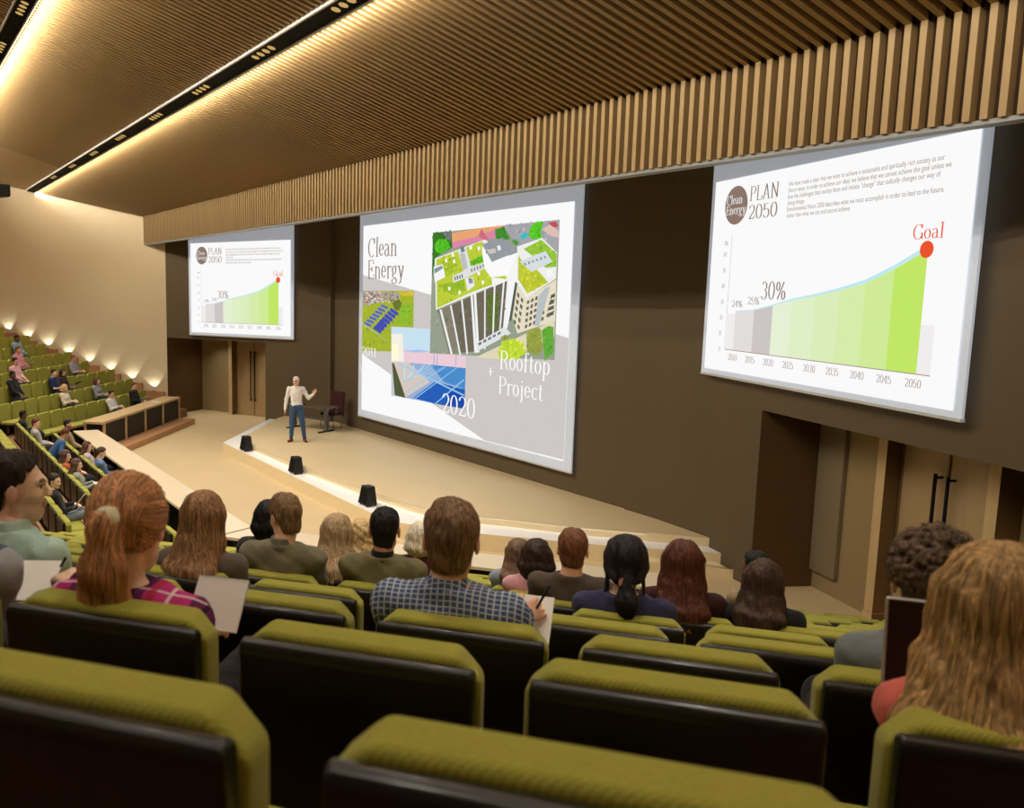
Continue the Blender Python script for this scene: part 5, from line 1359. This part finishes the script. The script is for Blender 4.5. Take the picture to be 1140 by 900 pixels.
        if st == 'curly': D = D + .003 * nz(Q, 160., sd_)
        elif st == 'wavy': D = D + .009 * nz(Q, 85., sd_) + .004 * nz(Q, 170., 1)
        else: D = D + (.0030 * nz(Q * np.array((1, 1, .25)), 190., sd_) + .0035 * nz(Q, 60., sd_))
        # open the face and trim the nape
        fz = zline(q[..., 1], 'short' if st in ('short', 'crew', 'curly', 'cap') else 'long')
        cutc = fz - q[..., 2]
        facebox = np.minimum(q[..., 1] - .035, np.minimum(.066 - np.abs(q[..., 0]), .070 - q[..., 2]))
        D = np.maximum(D, facebox * s)
        if st in ('short', 'crew', 'curly', 'lowpony', 'pony'):
            c2 = cutc if st in ('short', 'crew', 'curly') else np.where(q[..., 1] < -.085, -1.0, np.where((np.abs(q[..., 0]) > .055) & (st == 'lowpony'), -1, cutc))
            D = np.maximum(D, np.clip(c2, -1, .02) * s)
        V, F = surface_nets(D, lo_, h_)
        cc = np.ones((len(V), 4))
        hairo = mkobj('hair', to_mesh('hair', [(V, F, cc)]), hair_mat(hair), root)
        if strands:
            me0 = hairo.data; kd = kdtree.KDTree(len(V))
            for i, v in enumerate(me0.vertices): kd.insert(v.co, i)
            kd.balance(); rnd = random.Random(int(abs(sd_) * 100) + 5)
            crown = Vector(hd + R @ (np.array((0, -.03, .12)) * s)); tie = Vector(hd + R @ (np.array((0, -.11, .04 if st == 'pony' else -.05)) * s))
            fwd = Vector(R[:, 1])
            sv, sf, scl = [], [], []
            nseg = 4 if st in ('short', 'curly', 'crew') else 12
            step = (.008 if nseg == 4 else max(.010, (Ln + .10) / 16)) * s
            for _ in range(strands):
                i = rnd.randrange(len(V)); p = me0.vertices[i].co.copy(); n_ = me0.vertices[i].normal.copy()
                w_ = rnd.uniform(.0009, .0018) * s; prev = None; ring = []
                off = rnd.uniform(.0005, .0030)
                g_ = rnd.uniform(.5, 1.75); dirp = None
                for k_ in range(nseg + 1):
                    qh = R.T @ (np.array(p) - hd) / s
                    if st in ('short', 'crew'): dv = (p - crown) * (1.0) + Vector((0, 0, -.01)) + Vector((rnd.uniform(-.02, .02), rnd.uniform(-.02, .02), 0))
                    elif st == 'curly': dv = Vector((rnd.uniform(-1, 1), rnd.uniform(-1, 1), rnd.uniform(-1, 1)))
                    elif st in ('pony', 'lowpony') and qh[1] > -.095 and (p - tie).length > .03: dv = (tie - p)
                    elif qh[2] > -.02: dv = (p - crown); dv.z -= .06
                    else: dv = Vector((0, 0, -1)) + n_ * -.1
                    dv = dv - n_ * dv.dot(n_)
                    if dv.length < 1e-6: break
                    dv.normalize()
                    if dirp is not None: dv = (dv * .6 + dirp * .4).normalized()
                    dirp = dv
                    sdv = dv.cross(n_).normalized(); pw = p + n_ * (off + (.003 if st in ('curly',) else 0))
                    ww = w_ * (1 - .7 * k_ / nseg)
                    ring.append((pw - sdv * ww, pw + n_ * ww * .8, pw + sdv * ww))
                    pn = p + dv * step; co, i2, _d = kd.find(pn)
                    if _d > .018: break
                    else: p = co.copy() * .7 + pn * .3; n_ = me0.vertices[i2].normal.copy()
                if len(ring) < 2: continue
                b0 = len(sv)
                for r3 in ring:
                    sv += [tuple(x) for x in r3]; scl += [(g_, g_, g_, 1)] * 3
                for k_ in range(len(ring) - 1):
                    for e_ in (0, 1):
                        sf.append((b0 + k_ * 3 + e_, b0 + k_ * 3 + e_ + 1, b0 + (k_ + 1) * 3 + e_ + 1, b0 + (k_ + 1) * 3 + e_))
            if sf:
                me2 = to_mesh('hair', [(V, F, cc), (np.array(sv), np.array(sf), np.array(scl))]); me2.materials.append(hair_mat(hair)); hairo.data = me2
        if tie_col is not None:
            tp = hd + R @ (np.array((0, -.117 if st == 'pony' else -.108, .034 if st == 'pony' else -.062)) * s)
            dv = R @ np.array((0, -.8, -.2) if st == 'pony' else (0, -.3, -.9))
            D, lo_, h_, _ = sdf_grid([K3(tp, tp + dv * .014, .034 * s, .034 * s, .0)], .005); V, F = surface_nets(D, lo_, h_)
            mkobj('hair_tie', to_mesh('hair_tie', [(V, F, None)]), cloth_mat(tie_col), root)
    return root
# ================================================================ the audience
NB = 'audience of the near block'; MBK = 'audience of the middle block'; FB = 'audience of the far block'
def near(k, u, label, hx, hz, vx, rel, **kw):
    """k = row, u = place along the row, hz = head height over the tread; vx, rel give the direction of the face"""
    x, y = rb(u, ROW0 - PITCH * k)
    yaw = math.radians(155 - 135 + math.degrees(math.atan((320 - vx) / 980))) + rel
    kw.setdefault('detail', 2 if k >= 8 else 1)
    kw.setdefault('seat', 0.44 if hz > 1.03 else 0.40)
    return person(label, (x, y, RISE * k), PI / 4, (hx, .20, hz), yaw=yaw, **kw)
def mid(j, x, label, hz, **kw):
    kw.setdefault('detail', 0); y_ = kw.pop('hy', .20)
    return person(label, (x, 4.05 - PITCH * j, RISE * j), 0, (0, y_, hz), group=MBK, seat=0.44, **kw)
def far(k, u, label, hz, **kw):
    kw.setdefault('detail', 0)
    x, y = lb(u, ROW0 - PITCH * k)
    return person(label, (x, y, RISE * k), -PI / 4, (0, .20, hz), group=FB, seat=0.44, **kw)
SKL = (238, 196, 168); SKM = (214, 162, 128); SKD = (112, 74, 54)
near(11, -1.11, 'person with long red ponytail and pink plaid shirt holding a notepad', -.03, .985, 155, -.40, s=1.06, skin=(244, 204, 180), hair=(182, 120, 72), style='pony', Ln=.24, extra=-.02,
     top=('plaid',), fem=True, strands=1600, tie_col=(214, 206, 176), roll=-.06, group=NB, hvol=1.3,
     hands={'R': ((.06, .36, .66), (.3, .8, -.1), (-.6, .2, -.7)), 'L': ((-.30, .36, .74), (-.8, .45, .12), (.1, .2, -1), (-.1, -.3, -1)), 'L_curl': 1.1})
near(10, -2.18, 'smiling person with short dark hair in a mint shirt, in profile at the left edge', 0, 1.09, 18, -1.66, s=1.17, pitch=.02, skin=(240, 198, 168), hair=(48, 36, 30), style='crew',
     top=(176, 204, 192), collar=(186, 212, 200), beard=.14, strands=900, group=NB, twist=-.25, lips=(190, 120, 108))
near(11, -1.74, 'person in a grey and blue striped sweater, only an arm in view, left edge', .02, 1.04, -60, -.3, s=1.0, skin=(224, 172, 140), hair=(90, 62, 42), style='short',
     top=('stripe', (168, 172, 176), (72, 92, 116), .09), group=NB, hands={'R': ((.17, .40, .66), (.5, .85, .0), (-.1, .2, -1), (-.1, -.4, -.9)), 'R_curl': .6})
near(9, -1.79, 'person with long straight light brown hair in a grey-brown jacket', 0, 1.06, 232, -.55, s=1.04, hair=(150, 104, 64), style='long', Ln=.31, top=(104, 92, 84), fem=True, strands=900, group=NB)
near(7, -2.16, 'person with black braided bob hair, mostly behind the khaki jacket', 0, 1.14, 290, 0, s=1.0, skin=(120, 84, 64), hair=(26, 22, 22), style='bob', Ln=.13, top=(60, 56, 60), fem=True, strands=400, group=NB)
near(8, -1.71, 'person with short light brown hair in a wide khaki jacket, head turned left', 0.0, 1.13, 318, .55, s=1.06, pitch=.25, hair=(132, 98, 66), style='short', top=(126, 120, 98), collar=(116, 110, 90), strands=700, group=NB)
near(7, -1.66, 'person with long wavy dark blonde hair, between the khaki and olive jackets', 0, 1.08, 370, -.5, s=1.06, hair=(176, 146, 104), style='long', Ln=.28, top=(150, 132, 104), fem=True, strands=500, group=NB)
near(6, -1.72, 'person with curly golden blonde hair, left of the olive jacket', -.02, 1.10, 400, .2, s=1.0, hair=(206, 172, 112), style='wavy', Ln=.24, top=(214, 208, 204), fem=True, strands=300, group=NB)
near(8, -1.12, 'person with cropped black hair in an olive jacket with dark collar', 0, 1.11, 425, -.12, s=1.0, skin=(206, 154, 120), hair=(34, 28, 26), style='crew', top=(122, 116, 84), collar=(34, 32, 34), strands=500, group=NB)
near(6, -1.28, 'person with pale platinum hair in a maroon top, partly hidden by the checked shirt', 0, 1.12, 462, .25, s=1.0, hair=(214, 200, 172), style='bob', Ln=.10, top=(96, 38, 44), fem=True, strands=250, group=NB)
near(10, -.44, 'person with short brown hair in a blue checked shirt, writing in a notebook', -.02, 1.05, 495, -.10, s=1.06, skin=(240, 190, 162), hair=(132, 98, 68), style='short', top=('check', (74, 92, 138), (196, 204, 206), .022), collar=('check', (74, 92, 138), (196, 204, 206), .022),
     strands=1500, group=NB, hands={'R': ((.20, .40, .745), (.5, .75, .1), (-.75, .1, -.55)), 'R_curl': 1.0})
near(5, -.63, 'person with straight brown hair and pale blue top, left one of the two close together', 0, 1.09, 577, -.1, s=1.0, hair=(110, 82, 60), style='long', Ln=.24, top=(140, 150, 160), fem=True, strands=250, group=NB)
near(6, -.42, 'person with dark brown bob and pink top, right one of the two close together', 0, 1.07, 598, -.15, s=1.04, hair=(52, 34, 26), style='bob', Ln=.14, top=(214, 158, 166), fem=True, strands=300, group=NB)
near(7, -.15, 'person with short auburn hair in a dark brown T-shirt', 0, 1.12, 635, -.05, s=1.06, skin=(238, 184, 154), hair=(120, 70, 42), style='short', top=(84, 72, 64), long_sleeve=False, strands=500, group=NB)
near(8, .13, 'person with black hair in a low ponytail and navy sweater', 0, 1.06, 699, .08, s=1.12, hair=(36, 30, 32), style='lowpony', Ln=.26, top=(54, 54, 88), fem=True, tie_col=(176, 110, 90), strands=900, group=NB)
near(7, .47, 'person with very long straight auburn hair and dark maroon top', 0, 1.11, 762, .05, s=1.10, hair=(92, 44, 28), style='long', Ln=.33, top=(58, 26, 26), fem=True, strands=800, group=NB)
near(5, 1.13, 'person with cropped black hair in beige clothes, turned left, behind the black jacket', 0, 1.17, 848, .9, s=1.0, skin=SKD, hair=(20, 18, 18), style='crew', top=(156, 136, 106), pants=(150, 130, 100), strands=0, group=NB, twist=.7,
     knees=((-.40, .30, .66), (-.34, .42, .70)))
near(7, .93, 'person with dark brown shoulder-length hair in a black leather jacket', -.03, 1.05, 852, -.1, s=1.0, hair=(72, 48, 36), style='long', Ln=.25, top=(34, 32, 34), fem=True, strands=400, group=NB)
near(10, .88, 'person with thick curly brown hair in a grey-blue top, behind the laptop', 0, 1.06, 1030, 0, s=1.08, sw=.8, hair=(94, 72, 54), style='curly', top=(120, 128, 132), strands=700, group=NB, hvol=1.6)
near(11, .80, 'person with long straight blonde hair in a coral top at the right edge', -.09, 1.0, 1100, -.05, s=1.0, sw=.84, elbow_out=-.2, knees=((-.03, .68, .47), (.13, .68, .47)), hands={'L': ((-.05, .50, .62), (.3, .9, -.1), (0, 0, -1)), 'R': ((.12, .50, .62), (-.3, .9, -.1), (0, 0, -1))}, hair=(172, 132, 78), style='long', Ln=.30, top=(214, 106, 96), fem=True, strands=1600, group=NB)

# papers, pens and the laptop of the near block
def place(o, k, u, loc, rot):
    x, y = rb(u, ROW0 - PITCH * k)
    o.matrix_world = Matrix.Translation((x, y, RISE * k)) @ Matrix.Rotation(PI / 4, 4, 'Z') @ Matrix.Translation(loc) @ Matrix.Rotation(rot[2], 4, 'Z') @ Matrix.Rotation(rot[0], 4, 'X') @ Matrix.Rotation(rot[1], 4, 'Y')
    return o
def notebook(k, u, loc, rot, label, w_=.20, h_=.27, rings=False):
    b = MB(); b.box(-w_ / 2, -h_ / 2, 0, w_ / 2, h_ / 2, .008)
    o = b.build('notebook', M['paper'], bevel=.001)
    if rings:
        b = MB()
        for i in range(16): b.tube([(-w_ / 2 + .012 + i * (w_ - .024) / 15, h_ / 2 - .004, -.003), (-w_ / 2 + .012 + i * (w_ - .024) / 15, h_ / 2 + .004, .004), (-w_ / 2 + .012 + i * (w_ - .024) / 15, h_ / 2 - .006, .011)], .0012, 5)
        b.build('spiral_binding', M['steel'], o)
    place(o, k, u, loc, rot); return tag(o, label, 'notebook')
def pen(k, u, p0, p1, label):
    b = MB(); b.tube([p0, p1], .0045, 8); o = b.build('pen', M['black'], smooth=True); place(o, k, u, (0, 0, 0), (0, 0, 0)); return tag(o, label, 'pen')
notebook(11, -1.11, (.10, .45, .705), (.85, .0, .02), 'blank spiral notepad held at the right elbow of the pink plaid shirt', .155, .155, True)
notebook(11, -1.74, (.10, .44, .70), (.35, .0, .3), 'white paper pad under the striped sweater arm', .16, .19)
notebook(10, -.44, (.20, .48, .70), (.45, .0, -.02), 'white notebook beside the blue checked shirt', .19, .25)
pen(10, -.44, (.235, .46, .74), (.285, .42, .86), 'dark pen in the hand of the person in blue checks')
pen(11, -1.11, (-.43, .46, .755), (-.35, .37, .815), 'dark pen in the left hand of the person in pink plaid')
t = thing('laptop', 'open laptop with dark screen and silver edge in front of the blonde person', 'laptop')
b = MB(); b.box(-.165, -.235, 0, .165, 0, .014); b.build('keyboard_base', M['silver'], t, bevel=.005)
b = MB(); b.box(-.145, -.15, .0142, .145, -.03, .0152); b.build('keyboard', M['black'], t)
b = MB(); b.box(-.168, -.004, .004, .168, .006, .252, Matrix.Rotation(-.10, 4, 'X')); b.build('lid', M['silver'], t, bevel=.004)
b = MB(); b.box(-.163, -.0052, .012, .163, -.0040, .247, Matrix.Rotation(-.10, 4, 'X')); b.build('screen', M['screen_off'], t)
place(t, 11, .74, (.028, .44, .675), (0, 0, .0))

# middle block
mid(1, -24.0, 'person in a black hooded jacket, seen from behind at the end of the middle block', 1.00, hair=(24, 20, 18), style='crew', top=(28, 26, 26), skin=SKD, hy=.25)
mid(1, -21.6, 'person with red-brown hair in a pale grey hooded top', 1.12, hair=(96, 44, 30), style='short', top=(180, 176, 174), skin=SKL, yaw=-.5)
mid(1, -20.4, 'person in a blue shirt leaning far forward over the front seats', 1.02, hy=.66, pitch=.6, hair=(100, 50, 34), style='short', top=(48, 82, 128), skin=SKM)
mid(0, -22.3, 'bearded person in a beige sweater in the front row', 1.22, s=1.05, hair=(28, 22, 20), style='crew', top=(184, 160, 132), beard=.7, skin=SKM, yaw=-.4)
mid(0, -20.1, 'person with long brown hair and a pale pink top in the front row', 1.02, hair=(92, 56, 40), style='long', Ln=.28, top=(206, 190, 192), fem=True, yaw=-.5)
mid(0, -18.7, 'person in a light blue shirt in the front row looking at a phone', 1.12, hair=(72, 50, 38), style='short', top=(104, 130, 176), yaw=-.3, pitch=.4)
mid(1, -17.95, 'person with long dark hair and an orange top', .98, hair=(80, 56, 44), style='long', Ln=.32, top=(178, 88, 54), fem=True, yaw=-.5)
mid(1, -16.85, 'person with long brown hair in a grey knitted sweater with a writing tablet', 1.0, hair=(86, 58, 44), style='long', Ln=.30, top=(150, 150, 140), fem=True, yaw=-.4)
mid(2, -14.15, 'person with short dark hair in a black suit jacket reading a sheet of paper', 1.03, detail=1, hair=(50, 40, 34), style='short', top=(40, 38, 40), pants=(130, 140, 150), yaw=-.7)
def sheet(x, y, z, rot, label, w_=.21, h_=.29, name='paper_sheet', m='paper'):
    b = MB(); b.box(-w_ / 2, -h_ / 2, 0, w_ / 2, h_ / 2, .004); o = b.build(name, M[m]); o.location = (x, y, z); o.rotation_euler = rot
    return tag(o, label, name.split('_')[0])
sheet(-13.85, 2.78, 1.32, (.9, 0, -.5), 'white sheet of paper held by the person in the black suit jacket')
sheet(-16.45, 3.75, .98, (.1, 0, .1), 'pale writing tablet beside the grey knitted sweater', .26, .30, 'tablet_board')
sheet(-18.45, 4.72, .74, (.2, 0, -.2), 'white paper in front of the light blue shirt', .2, .26)
# far block
far(6, -.24, 'person in a light blue shirt, highest of those in the far block', 1.15, hair=(26, 22, 20), style='crew', top=(132, 160, 176), skin=SKD)
far(5, -1.40, 'person in a pink shirt and grey vest holding a tablet, far block', 1.14, hair=(90, 56, 40), style='short', top=(206, 134, 146), skin=SKM)
far(4, -2.75, 'person with black hair in a pale pink shirt, far block', 1.18, hair=(24, 20, 20), style='crew', top=(216, 166, 172), skin=SKM)
far(3, -4.08, 'person in a black suit and white shirt, left end of the far block', 1.20, hair=(22, 18, 18), style='crew', top=(34, 32, 34), collar=(210, 210, 210), skin=SKD)
far(3, -2.02, 'person with dark hair in a navy polo shirt, far block', 1.06, hair=(34, 24, 22), style='short', top=(38, 46, 86), long_sleeve=False, skin=SKL)
far(3, -1.52, 'person with dark hair in a black and beige dress beside the navy polo shirt', 1.04, hair=(48, 30, 26), style='long', Ln=.24, top=(52, 40, 36), fem=True, skin=SKM)
far(2, -2.77, 'person with blond hair tied back and a cream blouse, far block', .98, hair=(196, 142, 88), style='bob', Ln=.08, top=(220, 202, 180), fem=True, skin=SKL)
far(4, .45, 'person in a grey-violet T-shirt sitting alone high in the far block', 1.02, hair=(120, 82, 58), style='crew', top=(148, 144, 158), long_sleeve=False, skin=SKM)
far(2, -.94, 'person with auburn hair in a grey blouse, far block', 1.02, hair=(88, 42, 30), style='bob', Ln=.16, top=(142, 140, 144), fem=True, skin=SKL)
far(1, -1.55, 'person with dark hair in a white shirt and dark tie, front of the far block', .98, hair=(44, 30, 26), style='short', top=(214, 210, 208), skin=SKM)
far(1, -.12, 'person in a black suit and dark red shirt behind the far desk', 1.08, hair=(96, 62, 42), style='short', top=(34, 30, 32), collar=(90, 24, 26), skin=SKL)
def fsheet(k, u, yl, z, label, w_=.2, h_=.27, name='paper_sheet', m='paper'):
    x, y = lb(u, ROW0 - PITCH * k + yl); return sheet(x, y, RISE * k + z, (.5, 0, -PI / 4), label, w_, h_, name, m)
fsheet(5, -1.40, .66, .72, 'white sheet held by the person in the pink shirt and grey vest')
fsheet(3, -1.40, .66, .70, 'open black laptop-like folder on the lap of the black and beige dress', .3, .22, 'folder', 'black')
fsheet(1, -.25, .66, .74, 'white sheet held by the person in the black suit and dark red shirt')

# presenter
prs = person('person presenting on stage in a white shirt and blue trousers, left arm raised', (-21.43, 10.24, .465), math.radians(-115), (0.02, .03, 1.665), s=1.03, yaw=-.35, pitch=-.02, roll=.05,
             skin=(232, 180, 156), hair=(206, 196, 184), style='crew', top=(232, 226, 220), collar=(232, 226, 220), pants=(62, 88, 122), shoes=(120, 44, 26), beard=.0, detail=2,
             hands={'R': ((.33, .06, .86), (.15, .15, -1), (-1, 0, 0), (.3, -1, 0)), 'L': ((-.45, .18, 1.33), (-.45, .25, .9), (.3, 1, -.1), (-.5, -.1, -1)), 'L_curl': .1, 'R_curl': .4},
             standing={'hip': (0, 0, .97), 'legs': (((-.09, 0, .93), (-.16, .03, .52), (-.22, -.01, .09), (-.25, .15, .04)), ((.09, 0, .93), (.13, .03, .52), (.15, -.01, .09), (.22, .14, .04)))})
b = MB()
for a in range(1): pass
pts = [(0.02 + math.cos(t_) * .150, .0 + math.sin(t_) * .118, 1.015) for t_ in np.linspace(0, 2 * PI, 33)]
n_ = len(pts) - 1
b.add([(p[0], p[1], 1.0) for p in pts[:-1]] + [(p[0], p[1], 1.036) for p in pts[:-1]], [(i, (i + 1) % n_, n_ + (i + 1) % n_, n_ + i) for i in range(n_)])
b.build('belt', mat('belt_leather', (84, 44, 32), .5), prs)
b = MB(); Rg = Matrix([list(r__) for r__ in rotm(-.35, -.02, .05)]).to_4x4(); Tg = Matrix.Translation((0.02, .03, 1.665)) @ Rg
for sx in (-1, 1):
    ring = [(sx * .032 + .024 * math.cos(t_), .098, .010 + .018 * math.sin(t_)) for t_ in np.linspace(0, 2 * PI, 13)]
    b.tube([Tg @ Vector(p) for p in ring], .0022, 5)
    b.tube([Tg @ Vector((sx * .056, .096, .014)), Tg @ Vector((sx * .080, .0, .008))], .0022, 5)
b.tube([Tg @ Vector((-.010, .100, .012)), Tg @ Vector((.010, .100, .012))], .0022, 5)
b.build('glasses', M['black_metal'], prs)
